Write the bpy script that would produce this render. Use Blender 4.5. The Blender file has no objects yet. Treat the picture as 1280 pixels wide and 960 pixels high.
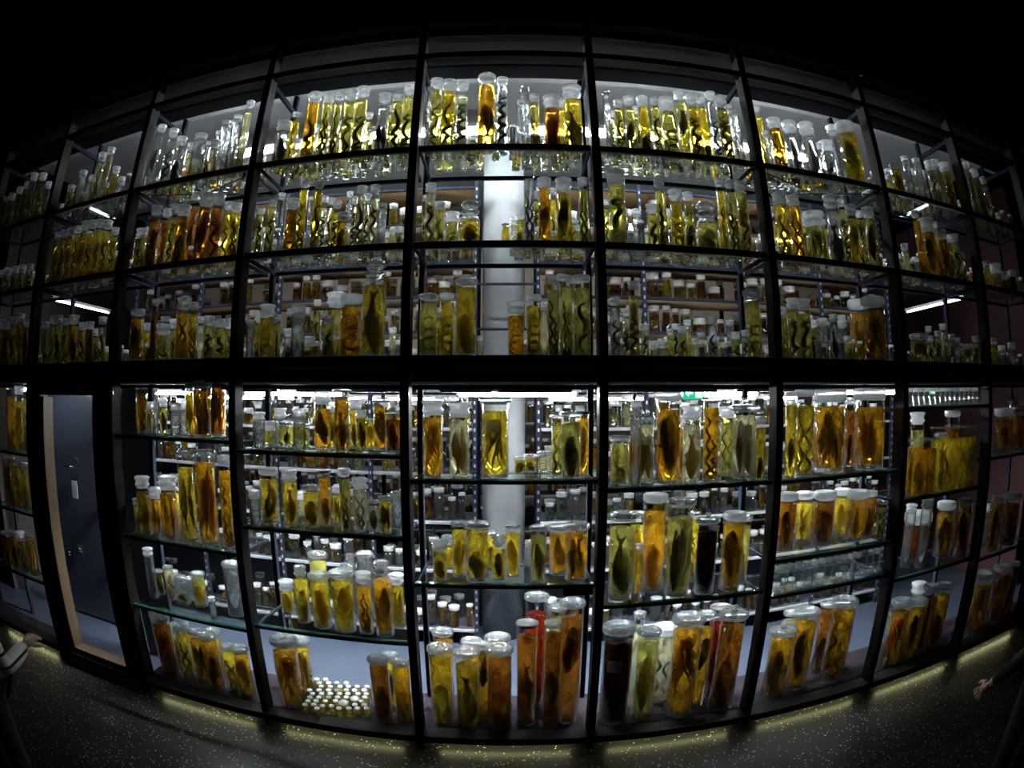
import bpy, math, random
from mathutils import Vector
R = random.Random(7)
PI = math.pi
scene = bpy.context.scene
COL = scene.collection

# ------------------------------------------------------------------ camera
CAM = Vector((0.0, -3.0, 2.2))
PITCH = 0.0319
F1, K3 = 714.03, 0.0495            # wide-angle lens: angle = r/F1 + K3*(r/600)^3 (r in pixels of a 1280 wide frame)

def ray(px, py):
    dx, dy = px - 640.0, py - 480.0
    r = max(1e-6, math.hypot(dx, dy))
    th = r / F1 + K3 * (r / 600.0) ** 3
    sx, sy, z = math.sin(th) * dx / r, math.sin(th) * dy / r, math.cos(th)
    c, s = math.cos(PITCH), math.sin(PITCH)
    sy, z = c * sy - s * z, s * sy + c * z
    return Vector((sx, z, -sy))

def at_y(px, py, y):
    d = ray(px, py)
    return CAM + d * ((y - CAM.y) / d.y)

def proj(p):
    v = Vector(p) - CAM
    sx, z, sy = v.x, v.y, -v.z
    c, s = math.cos(PITCH), math.sin(PITCH)
    sy, z = c * sy + s * z, -s * sy + c * z
    h = math.hypot(sx, sy)
    th = math.atan2(h, z)
    r = th * 600
    for _ in range(12):
        f = r / F1 + K3 * (r / 600) ** 3 - th
        r -= f / (1 / F1 + 3 * K3 * r * r / 600 ** 3)
    h = max(h, 1e-9)
    return 640 + r * sx / h, 480 + r * sy / h

cd = bpy.data.cameras.new('camera')
cam = bpy.data.objects.new('camera', cd)
COL.objects.link(cam)
cam.location = CAM
cam.rotation_euler = (PI / 2 + PITCH, 0, 0)
cd.type = 'PANO'
cd.panorama_type = 'FISHEYE_LENS_POLYNOMIAL'
cd.sensor_width = 36.0
cd.sensor_height = 27.0
cd.sensor_fit = 'HORIZONTAL'
cd.fisheye_fov = math.radians(179)
MM = 36.0 / 1280.0
cd.fisheye_polynomial_k0 = 0.0
cd.fisheye_polynomial_k1 = -1.0 / (F1 * MM)
cd.fisheye_polynomial_k2 = 0.0
cd.fisheye_polynomial_k3 = -K3 / (600 * MM) ** 3
cd.fisheye_polynomial_k4 = 0.0
cd.clip_start = 0.02
scene.camera = cam

# ------------------------------------------------------------------ materials
def new_mat(name):
    m = bpy.data.materials.new(name)
    m.use_nodes = True
    nt = m.node_tree
    nt.nodes.clear()
    out = nt.nodes.new('ShaderNodeOutputMaterial')
    return m, nt, out

def principled(name, col, rough=0.5, metal=0.0, spec=0.5, noise=0.0, scale=20.0):
    m, nt, out = new_mat(name)
    b = nt.nodes.new('ShaderNodeBsdfPrincipled')
    b.inputs['Base Color'].default_value = (*col, 1)
    b.inputs['Roughness'].default_value = rough
    b.inputs['Metallic'].default_value = metal
    b.inputs['Specular IOR Level'].default_value = spec
    if noise:
        tc = nt.nodes.new('ShaderNodeTexCoord')
        n = nt.nodes.new('ShaderNodeTexNoise')
        n.inputs['Scale'].default_value = scale
        n.inputs['Detail'].default_value = 3
        nt.links.new(tc.outputs['Object'], n.inputs['Vector'])
        mx = nt.nodes.new('ShaderNodeMixRGB')
        mx.inputs[1].default_value = (*[c * (1 - noise) for c in col], 1)
        mx.inputs[2].default_value = (*[min(1, c * (1 + noise)) for c in col], 1)
        nt.links.new(n.outputs['Fac'], mx.inputs[0])
        nt.links.new(mx.outputs[0], b.inputs['Base Color'])
    nt.links.new(b.outputs[0], out.inputs[0])
    return m

def emit(name, col, s):
    m, nt, out = new_mat(name)
    e = nt.nodes.new('ShaderNodeEmission')
    e.inputs[0].default_value = (*col, 1)
    e.inputs[1].default_value = s
    nt.links.new(e.outputs[0], out.inputs[0])
    return m

def glassy(name, tint, edge=0.55, base=0.035, power=3.0, rough=0.02, body=0.0, bodycol=(1, 1, 1), trans=0.7, refr=0.0, ior=1.33, cloud=0.0):
    """thin clear surface: tinted transmission, a grazing-angle sheen, and optionally some cloudy body"""
    m, nt, out = new_mat(name)
    N = nt.nodes.new
    L = nt.links.new
    tr = N('ShaderNodeBsdfTransparent')
    tr.inputs[0].default_value = (*tint, 1)
    cur = tr.outputs[0]
    if refr > 0:
        rf = N('ShaderNodeBsdfRefraction')
        rf.inputs['Color'].default_value = (*tint, 1)
        rf.inputs['IOR'].default_value = ior
        rf.inputs['Roughness'].default_value = 0.0
        mx = N('ShaderNodeMixShader')
        mx.inputs[0].default_value = refr
        L(cur, mx.inputs[1]); L(rf.outputs[0], mx.inputs[2])
        cur = mx.outputs[0]
    if body > 0:
        df = N('ShaderNodeBsdfDiffuse'); df.inputs[0].default_value = (*bodycol, 1)
        tl = N('ShaderNodeBsdfTranslucent'); tl.inputs[0].default_value = (*bodycol, 1)
        m1 = N('ShaderNodeMixShader'); m1.inputs[0].default_value = trans
        L(df.outputs[0], m1.inputs[1]); L(tl.outputs[0], m1.inputs[2])
        m2 = N('ShaderNodeMixShader'); m2.inputs[0].default_value = body
        L(cur, m2.inputs[1]); L(m1.outputs[0], m2.inputs[2])
        cur = m2.outputs[0]
        if cloud > 0:          # noise varies the cloudy body to put uneven glow patches into the liquid
            oi = N('ShaderNodeObjectInfo'); tc = N('ShaderNodeTexCoord'); vm = N('ShaderNodeVectorMath'); vm.operation = 'ADD'
            mp = N('ShaderNodeMapping'); mp.inputs['Scale'].default_value = (1.0, 1.0, 0.45)
            L(tc.outputs['Object'], mp.inputs['Vector'])
            sc = N('ShaderNodeVectorMath'); sc.operation = 'SCALE'; sc.inputs[3].default_value = 7.0
            L(oi.outputs['Location'], sc.inputs[0]); L(mp.outputs[0], vm.inputs[0]); L(sc.outputs[0], vm.inputs[1])
            nz = N('ShaderNodeTexNoise'); nz.inputs['Scale'].default_value = cloud; nz.inputs['Detail'].default_value = 3; nz.inputs['Distortion'].default_value = 1.0
            L(vm.outputs[0], nz.inputs['Vector'])
            mr = N('ShaderNodeMapRange'); mr.inputs['From Min'].default_value = 0.36; mr.inputs['From Max'].default_value = 0.66
            mr.inputs['To Min'].default_value = body * 0.15; mr.inputs['To Max'].default_value = min(.8, body * 2.6)
            L(nz.outputs['Fac'], mr.inputs['Value']); L(mr.outputs[0], m2.inputs[0])
    lw = N('ShaderNodeLayerWeight'); lw.inputs[0].default_value = 0.5
    pw = N('ShaderNodeMath'); pw.operation = 'POWER'; pw.inputs[1].default_value = power
    L(lw.outputs['Facing'], pw.inputs[0])
    ma = N('ShaderNodeMath'); ma.operation = 'MULTIPLY_ADD'
    ma.inputs[1].default_value = edge; ma.inputs[2].default_value = base
    L(pw.outputs[0], ma.inputs[0])
    gl = N('ShaderNodeBsdfGlossy'); gl.inputs['Roughness'].default_value = rough
    gl.inputs[0].default_value = (0.95, 0.97, 0.96, 1)
    m3 = N('ShaderNodeMixShader')
    L(ma.outputs[0], m3.inputs[0]); L(cur, m3.inputs[1]); L(gl.outputs[0], m3.inputs[2])
    L(m3.outputs[0], out.inputs[0])
    return m

def flesh(name, col, trans=0.25, noise=0.6):
    m, nt, out = new_mat(name)
    N = nt.nodes.new; L = nt.links.new
    tc = N('ShaderNodeTexCoord')
    n = N('ShaderNodeTexNoise'); n.inputs['Scale'].default_value = 2.6; n.inputs['Detail'].default_value = 5; n.inputs['Distortion'].default_value = 1.2
    L(tc.outputs['Object'], n.inputs['Vector'])
    mx = N('ShaderNodeMixRGB')
    mx.inputs[1].default_value = (*[c * (1 - noise) for c in col], 1)
    mx.inputs[2].default_value = (*[min(1, c * (1 + noise)) for c in col], 1)
    L(n.outputs['Fac'], mx.inputs[0])
    b = N('ShaderNodeBsdfPrincipled'); b.inputs['Roughness'].default_value = 0.4
    L(mx.outputs[0], b.inputs['Base Color'])
    t = N('ShaderNodeBsdfTranslucent'); L(mx.outputs[0], t.inputs[0])
    s = N('ShaderNodeMixShader'); s.inputs[0].default_value = trans
    L(b.outputs[0], s.inputs[1]); L(t.outputs[0], s.inputs[2])
    L(s.outputs[0], out.inputs[0])
    return m

M = {}
M['steel'] = principled('black_steel', (0.022, 0.022, 0.025), 0.42, 0.3, 0.5)
M['inner_steel'] = principled('blue_grey_steel', (0.012, 0.0145, 0.024), 0.7, 0.0, 0.03)
M['bronze'] = principled('bronze_black_frame', (0.009, 0.0075, 0.0065), 0.6, 0.0, 0.12)
M['soffit'] = principled('dark_grey_soffit', (0.26, 0.27, 0.29), 0.5)
M['soffit_dark'] = principled('charcoal_soffit', (0.018, 0.0185, 0.02), 0.6, 0, 0.1)
M['ceiling_in'] = principled('pale_grey_ceiling', (0.27, 0.28, 0.295), 0.7, 0, 0.3, 0.06, 2)
M['ceiling'] = principled('black_ceiling', (0.006, 0.004, 0.004), 0.8, 0, 0.1)
M['wall_dark'] = principled('dark_hall_wall', (0.03, 0.022, 0.022), 0.7, 0, 0.2)
M['maroon'] = principled('maroon_plaster', (0.026, 0.008, 0.0085), 0.7, 0, 0.2, 0.15, 6)
M['back'] = principled('tan_back_wall', (0.30, 0.25, 0.19), 0.7, 0, 0.2, 0.1, 3)
M['slab'] = principled('gallery_slab', (0.03, 0.034, 0.044), 0.7, 0.0, 0.1)
M['concrete'] = principled('pale_concrete', (0.22, 0.23, 0.24), 0.75, 0, 0.2, 0.08, 8)
M['floor_in'] = principled('blue_grey_floor', (0.024, 0.031, 0.046), 0.4, 0, 0.4, 0.06, 5)
M['plate'] = principled('dark_base_plate', (0.016, 0.014, 0.017), 0.12, 0, 0.2)
M['ply'] = principled('plywood_board', (0.26, 0.185, 0.105), 0.6, 0, 0.3, 0.12, 14)
M['white_strip'] = principled('white_label_strip', (0.8, 0.8, 0.78), 0.5)
M['rack_edge'] = principled('grey_rack_edge', (0.22, 0.22, 0.23), 0.5)
M['bluegrey'] = principled('blue_grey_panel', (0.10, 0.115, 0.16), 0.35, 0.0, 0.5, 0.08, 3)
M['tan'] = principled('tan_wood_jamb', (0.12, 0.08, 0.044), 0.5, 0, 0.4, 0.15, 30)
M['chrome'] = principled('chrome', (0.6, 0.6, 0.6), 0.2, 1.0)
M['paper'] = principled('white_paper', (0.75, 0.85, 0.85), 0.6)
M['label'] = flesh('thin_label_paper', (0.8, 0.8, 0.76), 0.6, 0.05)
M['black_plastic'] = principled('black_plastic', (0.012, 0.012, 0.013), 0.35)
M['housing'] = principled('white_lamp_housing', (0.6, 0.6, 0.6), 0.5)
M['rod'] = principled('dark_brace_rod', (0.02, 0.022, 0.03), 0.4, 0.5)
M['tube'] = emit('cool_white_tube', (0.90, 0.96, 1.0), 150.0)
M['tube_low'] = emit('cool_white_tube_lower', (0.93, 0.97, 1.0), 110.0)
M['tube_added'] = emit('cool_white_tube_added', (0.9, 0.95, 1.0), 32.0)
M['downlight'] = emit('cool_white_added_downlight', (0.93, 0.97, 1.0), 950.0)
M['tube_door'] = emit('cool_white_tube_door', (0.85, 0.92, 1.0), 14.0)
M['kick'] = emit('cool_white_walkway_fill', (0.92, 0.96, 1.0), 60.0)
M['plinth'] = emit('olive_white_added_plinth_light', (1.0, 0.98, 0.50), 4.5)
M['tube_side'] = emit('cool_white_tube_side', (0.9, 0.95, 1.0), 9.0)
M['green'] = emit('exit_green', (0.02, 0.62, 0.30), 0.45)
M['greenwhite'] = emit('exit_white', (0.75, 1.0, 0.88), 0.8)
M['pane'] = glassy('front_pane_glass', (0.975, 0.985, 0.985), 0.45, 0.012, 4.0, 0.0)
M['shelf_glass'] = glassy('green_edged_shelf_glass', (0.945, 0.972, 0.968), 0.35, 0.02, 4.0, 0.0, 0.004, (0.75, 0.9, 0.9), 0.8)
M['edge'] = glassy('shelf_front_edge_glass', (0.25, 0.5, 0.47), 0.5, 0.05, 3.0, 0.05, 0.35, (0.12, 0.3, 0.28), 0.6)
M['jar'] = glassy('jar_glass', (0.965, 0.975, 0.97), 0.75, 0.03, 2.6, 0.03)
M['jar_solid'] = glassy('thick_clear_glass', (0.96, 0.975, 0.97), 0.5, 0.05, 2.2, 0.03, 0.03, (0.9, 0.95, 0.95), 0.6, 0.75, 1.45)
M['lid'] = glassy('frosted_white_glass_lid', (0.93, 0.95, 0.95), 0.35, 0.06, 2.5, 0.08, 0.82, (0.98, 0.99, 1.0), 0.72, 0.5, 1.45)
M['lid_clear'] = glassy('clear_glass_lid', (0.93, 0.96, 0.955), 0.6, 0.09, 2.0, 0.05, 0.12, (0.95, 0.98, 0.98), 0.5, 0.7, 1.45)
M['lid_dark'] = principled('dark_sealed_lid', (0.05, 0.045, 0.042), 0.4)
M['vial'] = glassy('vial_glass', (0.985, 0.995, 0.992), 0.55, 0.04, 2.0, 0.04, 0.025, (0.85, 0.97, 0.94), 0.6)

LIQ = {'Y': (0.93, 0.78, 0.18), 'G': (0.82, 0.77, 0.33), 'O': (0.91, 0.62, 0.12), 'B': (0.66, 0.38, 0.11),
       'R': (0.44, 0.11, 0.045), 'K': (0.05, 0.012, 0.010), 'C': (0.94, 0.96, 0.95), 'P': (0.93, 0.90, 0.66)}
LIQN = {'Y': 'yellow', 'G': 'olive', 'O': 'amber', 'B': 'brown', 'R': 'red', 'K': 'blackish', 'C': 'clear', 'P': 'lemon'}
for k, c in LIQ.items():
    body = {'C': 0.06, 'P': 0.16, 'G': 0.2, 'K': 0.5}.get(k, 0.22)
    M['liq' + k] = glassy(LIQN[k] + '_preserving_liquid', c, 0.3, 0.02, 3.0, 0.03, body * 0.62, c, 1.0, 0.64, 1.34, 16.0)
M['dark_flesh'] = flesh('dark_brown_skin', (0.06, 0.035, 0.014), 0.25)
M['brown_flesh'] = flesh('brown_skin', (0.20, 0.10, 0.035), 0.35)
M['pale_flesh'] = flesh('pale_skin', (0.58, 0.47, 0.25), 0.4)
M['yellow_flesh'] = flesh('yellow_skin', (0.70, 0.46, 0.08), 0.4)
M['umber_flesh'] = flesh('umber_skin', (0.11, 0.066, 0.022), 0.3)
M['orange_flesh'] = flesh('orange_skin', (0.55, 0.22, 0.04), 0.35)

def terrazzo():
    m, nt, out = new_mat('speckled_terrazzo_painted_glints')
    N = nt.nodes.new; L = nt.links.new
    tc = N('ShaderNodeTexCoord')
    v = N('ShaderNodeTexVoronoi'); v.inputs['Scale'].default_value = 42.0
    L(tc.outputs['Object'], v.inputs['Vector'])
    wn = N('ShaderNodeTexWhiteNoise'); L(v.outputs['Position'], wn.inputs['Vector'])
    lt = N('ShaderNodeMath'); lt.operation = 'LESS_THAN'; lt.inputs[1].default_value = 0.2
    L(v.outputs['Distance'], lt.inputs[0])
    gt = N('ShaderNodeMath'); gt.operation = 'GREATER_THAN'; gt.inputs[1].default_value = 0.5
    L(wn.outputs['Value'], gt.inputs[0])
    mu = N('ShaderNodeMath'); mu.operation = 'MULTIPLY'
    L(lt.outputs[0], mu.inputs[0]); L(gt.outputs[0], mu.inputs[1])
    mx = N('ShaderNodeMixRGB')
    mx.inputs[1].default_value = (0.017, 0.016, 0.0145, 1); mx.inputs[2].default_value = (0.60, 0.58, 0.54, 1)  # pale dots serve as stone chips and as painted-in glints
    L(mu.outputs[0], mx.inputs[0])
    b = N('ShaderNodeBsdfPrincipled'); b.inputs['Roughness'].default_value = 0.38; b.inputs['Specular IOR Level'].default_value = 0.2
    L(mx.outputs[0], b.inputs['Base Color'])
    L(b.outputs[0], out.inputs[0])
    return m
M['terrazzo'] = terrazzo()

def stripes():
    m, nt, out = new_mat('white_jersey_with_black_stripes')
    N = nt.nodes.new; L = nt.links.new
    tc = N('ShaderNodeTexCoord'); sp = N('ShaderNodeSeparateXYZ')
    L(tc.outputs['Object'], sp.inputs[0])
    a = N('ShaderNodeMath'); a.operation = 'MULTIPLY'; a.inputs[1].default_value = 16.0
    L(sp.outputs[2], a.inputs[0])
    f = N('ShaderNodeMath'); f.operation = 'FRACT'; L(a.outputs[0], f.inputs[0])
    lt = N('ShaderNodeMath'); lt.operation = 'LESS_THAN'; lt.inputs[1].default_value = 0.24
    L(f.outputs[0], lt.inputs[0])
    mx = N('ShaderNodeMixRGB'); mx.inputs[1].default_value = (0.72, 0.70, 0.70, 1); mx.inputs[2].default_value = (0.01, 0.01, 0.012, 1)
    L(lt.outputs[0], mx.inputs[0])
    b = N('ShaderNodeBsdfPrincipled'); b.inputs['Roughness'].default_value = 0.85
    L(mx.outputs[0], b.inputs['Base Color']); L(b.outputs[0], out.inputs[0])
    return m
M['stripes'] = stripes()
M['skin'] = principled('skin', (0.55, 0.34, 0.26), 0.5)
M['trousers'] = principled('dark_trousers', (0.012, 0.013, 0.018), 0.8)
M['jacket'] = principled('dark_blue_jacket', (0.018, 0.02, 0.032), 0.7)
M['hair'] = principled('dark_hair', (0.03, 0.02, 0.014), 0.5)
M['shoe'] = principled('dark_shoe', (0.015, 0.013, 0.012), 0.5)

# ------------------------------------------------------------------ mesh helpers
class MB:
    def __init__(s):
        s.v = []; s.f = []; s.m = []; s.sm = []
    def add(s, vs, fs, mat=0, smooth=False):
        b = len(s.v)
        s.v += [tuple(v) for v in vs]
        for f in fs:
            s.f.append(tuple(b + i for i in f)); s.m.append(mat); s.sm.append(smooth)
    def box(s, lo, hi, mat=0):
        x0, y0, z0 = lo; x1, y1, z1 = hi
        s.add([(x0, y0, z0), (x1, y0, z0), (x1, y1, z0), (x0, y1, z0), (x0, y0, z1), (x1, y0, z1), (x1, y1, z1), (x0, y1, z1)],
              [(0, 3, 2, 1), (4, 5, 6, 7), (0, 1, 5, 4), (1, 2, 6, 5), (2, 3, 7, 6), (3, 0, 4, 7)], mat)
    def bbox(s, lo, hi, b=0.004, mat=0):
        """box with chamfered edges"""
        x0, y0, z0 = lo; x1, y1, z1 = hi
        b = min(b, (x1 - x0) / 3, (y1 - y0) / 3, (z1 - z0) / 3)
        rings = []
        for z, i in ((z0, b), (z0 + b, 0), (z1 - b, 0), (z1, b)):
            xa, xb, ya, yb = x0 + i, x1 - i, y0 + i, y1 - i
            rings.append([(xa + b, ya, z), (xb - b, ya, z), (xb, ya + b, z), (xb, yb - b, z), (xb - b, yb, z), (xa + b, yb, z), (xa, yb - b, z), (xa, ya + b, z)])
        vs = [v for r in rings for v in r]
        fs = [tuple(range(7, -1, -1)), tuple(range(24, 32))]
        for k in range(3):
            for j in range(8):
                a = k * 8 + j; c = k * 8 + (j + 1) % 8
                fs.append((a, c, c + 8, a + 8))
        s.add(vs, fs, mat)
    def lathe(s, prof, n=18, c=(0, 0, 0), mat=0, cap0=True, cap1=True, smooth=True, sx=1.0, sy=1.0):
        vs = []; fs = []
        for r, z in prof:
            for j in range(n):
                a = 2 * PI * j / n
                vs.append((c[0] + r * sx * math.cos(a), c[1] + r * sy * math.sin(a), c[2] + z))
        for k in range(len(prof) - 1):
            for j in range(n):
                a = k * n + j; b = k * n + (j + 1) % n
                fs.append((a, b, b + n, a + n))
        if cap0: fs.append(tuple(range(n - 1, -1, -1)))
        if cap1: fs.append(tuple(range((len(prof) - 1) * n, len(prof) * n)))
        s.add(vs, fs, mat, smooth)
    def tube(s, pts, rad, n=6, mat=0, smooth=True):
        pts = [Vector(p) for p in pts]
        if not hasattr(rad, '__len__'): rad = [rad] * len(pts)
        vs = []; fs = []
        up = Vector((0.13, 0.31, 0.94)).normalized()
        for i, p in enumerate(pts):
            t = (pts[min(i + 1, len(pts) - 1)] - pts[max(i - 1, 0)])
            t = t.normalized() if t.length > 1e-9 else Vector((0, 0, 1))
            a = t.cross(up)
            if a.length < 0.05: a = t.cross(Vector((1, 0, 0)))
            a.normalize(); b = t.cross(a)
            up = b if b.dot(up) > 0 else -b
            a = t.cross(up).normalized(); b = up
            for j in range(n):
                w = 2 * PI * j / n
                vs.append(p + (a * math.cos(w) + b * math.sin(w)) * rad[i])
        for k in range(len(pts) - 1):
            for j in range(n):
                q = k * n + j; r = k * n + (j + 1) % n
                fs.append((q, r, r + n, q + n))
        fs.append(tuple(range(n - 1, -1, -1))); fs.append(tuple(range((len(pts) - 1) * n, len(pts) * n)))
        s.add(vs, fs, mat, smooth)
    def mesh(s, name, mats):
        me = bpy.data.meshes.new(name)
        me.from_pydata(s.v, [], s.f)
        for m in mats: me.materials.append(m)
        if len(mats) > 1: me.polygons.foreach_set('material_index', s.m)
        me.polygons.foreach_set('use_smooth', s.sm)
        me.update()
        return me
    def build(s, name, mats, parent=None, loc=(0, 0, 0)):
        if not isinstance(mats, (list, tuple)): mats = [mats]
        return link(name, s.mesh(name, mats), parent, loc)

def link(name, me, parent=None, loc=(0, 0, 0), scale=None, rz=0.0):
    o = bpy.data.objects.new(name, me)
    COL.objects.link(o)
    o.location = loc
    if scale: o.scale = scale
    o.rotation_euler = (0, 0, rz)
    if parent: o.parent = parent
    return o

def empty(name, loc, label, cat, group=None, rz=0.0):
    o = bpy.data.objects.new(name, None)
    COL.objects.link(o)
    o.empty_display_size = 0.05
    o.location = loc; o.rotation_euler = (0, 0, rz)
    return tag(o, label, cat, group)

def tag(o, label, cat, group=None):
    o['label'] = label; o['category'] = cat
    if group: o['group'] = group
    return o

def struct(o, label=None, cat='structure'):
    o['kind'] = 'structure'
    if label: o['label'] = label
    o['category'] = cat
    return o

def sbox(name, lo, hi, mat, label=None, cat='structure', b=0.0):
    m = MB()
    if b: m.bbox(lo, hi, b)
    else: m.box(lo, hi)
    return struct(m.build(name, mat), label, cat)

ORD = ['first', 'second', 'third', 'fourth', 'fifth', 'sixth', 'seventh', 'eighth', 'ninth', 'tenth', 'eleventh', 'twelfth', 'thirteenth',
       'fourteenth', 'fifteenth', 'sixteenth', 'seventeenth', 'eighteenth', 'nineteenth', 'twentieth', 'twenty-first', 'twenty-second',
       'twenty-third', 'twenty-fourth', 'twenty-fifth', 'twenty-sixth', 'twenty-seventh', 'twenty-eighth']

# ------------------------------------------------------------------ hall
W = 1.064
def post_x(k): return 0.489 + W * k
DEP = 0.55                                   # depth of the perimeter shelves
Z_SILL, Z_MID0, Z_MID1, Z_TR, Z_TOP = 0.12, 2.385, 2.449, 4.38, 4.68
XL, XR = post_x(-5), post_x(4)

sbox('floor', (-8, -6.5, -0.12), (8, 0.06, 0.0), M['terrazzo'], 'dark speckled terrazzo floor in front of the glass case', 'floor')
sbox('floor_inside', (-8, 0.061, -0.12), (8, 6.0, 0.0), M['floor_in'], 'blue grey floor inside the glass case', 'floor')
sbox('ceiling', (-8, -6.5, 5.6), (8, 6.2, 5.75), M['ceiling'], 'black ceiling of the dark hall', 'ceiling')
sbox('wall_left', (-8.15, -6.5, 0), (-8, 6.2, 5.6), M['wall_dark'], 'dark wall at the left end of the hall', 'wall')
sbox('wall_right', (8, -6.5, 0), (8.15, 6.2, 5.6), M['maroon'], 'maroon wall at the right end of the hall', 'wall')
sbox('wall_front', (-8, -6.65, 0), (8, -6.5, 5.6), M['wall_dark'], 'dark wall behind the visitors', 'wall')
sbox('wall_back', (-8, 6.0, 0), (8, 6.2, 5.6), M['back'], 'tan wall behind the inner racks', 'wall')
sbox('wall_case_left', (-8, 0.0, 0.0), (XL - 0.401, 0.1, 5.6), M['wall_dark'], 'dark hall wall beside the glass case, left end', 'wall')
sbox('wall_case_right', (XR + 0.401, 0.0, 0.0), (8, 0.1, 5.6), M['wall_dark'], 'dark hall wall beside the glass case, right end', 'wall')
# inner ceiling and gallery slab
sbox('ceiling_inside', (XL - 0.3, DEP + 0.02, 4.66), (XR + 0.3, 5.9, 4.74), M['ceiling_in'], 'pale grey ceiling over the upper storey', 'ceiling')
sbox('trim_1', (XL - 0.3, 0.10, 4.62), (XR + 0.3, DEP, 4.70), M['soffit_dark'], 'dark grey soffit above the top shelves', 'trim')
sbox('trim_2', (XL - 0.3, DEP - 0.04, 4.50), (XR + 0.3, DEP + 0.02, 4.62), M['soffit'], 'dark grey beam along the soffit edge', 'trim')
sbox('trim_3', (XL - 0.3, 0.101, 2.31), (XR + 0.3, 0.95, 2.44), M['slab'], 'dark gallery slab between the storeys', 'trim')
sbox('trim_4', (XL - 0.3, 1.6, 2.31), (XR + 0.3, 5.9, 2.40), M['slab'], 'dark rear gallery slab between the storeys', 'trim')
m = MB()
for i in range(13):
    y = 0.955 + i * 0.052
    m.box((XL - 0.3, y, 2.345), (XR + 0.3, y + 0.012, 2.38))
for i in range(12):
    x = XL + i * (XR - XL) / 11
    m.box((x - .02, 0.951, 2.325), (x + .02, 1.599, 2.3445))
struct(m.build('trim_5', M['slab']), 'dark open grating walkway between the storeys', 'trim')
for i, (y, z) in enumerate(((0.30, 2.285), (0.52, 2.292))):
    m = MB(); m.bbox((XL, y, z - 0.012), (XR, y + 0.03, z + 0.015), 0.004)
    struct(m.build('trim_%d' % (6 + i), M['inner_steel']), 'thin steel rail under the gallery slab', 'trim')
# front posts, beams
n = 10
POSTS = range(-5, 5)
for k in POSTS:
    x = post_x(k)
    m = MB(); m.bbox((x - 0.025, -0.005, 0.0), (x + 0.025, 0.105, Z_TOP), 0.004)
    struct(m.build('trim_%d' % n, M['bronze']), 'dark steel post of the case front, %s from left' % ORD[k + 5], 'post'); n += 1
for (z0, z1, y0, y1, lab) in ((0.066, Z_SILL, -0.03, 0.10, 'dark bottom sill of the case front'), (Z_MID0, Z_MID1, -0.012, 0.10, 'dark middle beam of the case front'),
                              (Z_TR - 0.022, Z_TR + 0.022, 0.0, 0.07, 'dark transom under the top panes'), (Z_TOP, Z_TOP + 0.9, 0.0, 0.10, 'black fascia above the case')):
    m = MB(); m.bbox((XL - 0.4, y0, z0), (XR + 0.4, y1, z1), 0.004)
    struct(m.build('trim_%d' % n, M['bronze'] if z0 < 4.5 else M['ceiling']), lab, 'beam'); n += 1
# slim inner plinth and base plate
m = MB(); m.box((post_x(-3) - 0.02, 0.101, 0.062), (XR + 0.3, DEP + 0.02, Z_SILL - 0.001))
struct(m.build('trim_%d' % n, M['plate']), 'dark glossy base plate under the bottom jars', 'trim'); n += 1
m = MB(); m.box((XL - 0.3, 0.101, 0.062), (post_x(-4) - 0.025, 0.26, Z_SILL - 0.001))
struct(m.build('trim_%d' % n, M['plate']), 'dark glossy base plate beyond the door', 'trim'); n += 1
# uprights at the back of the perimeter shelves
for k in POSTS:
    x = post_x(k)
    for (a, b) in ((0.0, 2.31), (2.44, 4.62)):
        if k == -4 and a < 1: continue
        m = MB(); m.bbox((x - 0.018, DEP - 0.03, a), (x + 0.018, DEP + 0.012, b), 0.004)
        struct(m.build('trim_%d' % n, M['inner_steel']), 'blue grey upright behind the shelves, %s from left, %s storey' % (ORD[k + 5], 'lower' if a < 1 else 'upper'), 'post'); n += 1
# end walls of the case
for nm, x0, x1, mm in (('wall_end_left', XL - 0.9, XL - 0.8, M['wall_dark']), ('wall_end_right', XR + 0.9, XR + 1.0, M['maroon'])):
    sbox(nm, (x0, 0.9, 0), (x1, 6.0, 4.6), mm, 'plastered end wall inside the case', 'wall')
# glass panes
wn = 1
for k in range(-5, 4):
    x0, x1 = post_x(k) + 0.0255, post_x(k + 1) - 0.0255
    for (a, b, lab) in ((Z_SILL + 0.001, Z_MID0 - 0.001, 'lower'), (Z_MID1 + 0.001, Z_TR - 0.023, 'upper'), (Z_TR + 0.023, Z_TOP - 0.001, 'top')):
        if k == -4 and lab == 'lower': continue
        m = MB(); m.box((x0, 0.012, a), (x1, 0.020, b))
        struct(m.build('window_%d' % wn, M['pane']), 'clear %s glass pane of the %s bay' % (lab, ORD[k + 5]), 'window'); wn += 1
# column
m = MB(); m.lathe([(0.19, 0.0), (0.19, 2.305)], 40, (-0.075, 2.05, 0))
struct(m.build('column_1', M['concrete']), 'pale round concrete column behind the centre bay, lower storey', 'column')
m = MB(); m.lathe([(0.19, 2.41), (0.19, 4.655)], 40, (-0.075, 2.05, 0))
struct(m.build('column_2', M['concrete']), 'pale round concrete column behind the centre bay, upper storey', 'column')

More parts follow.
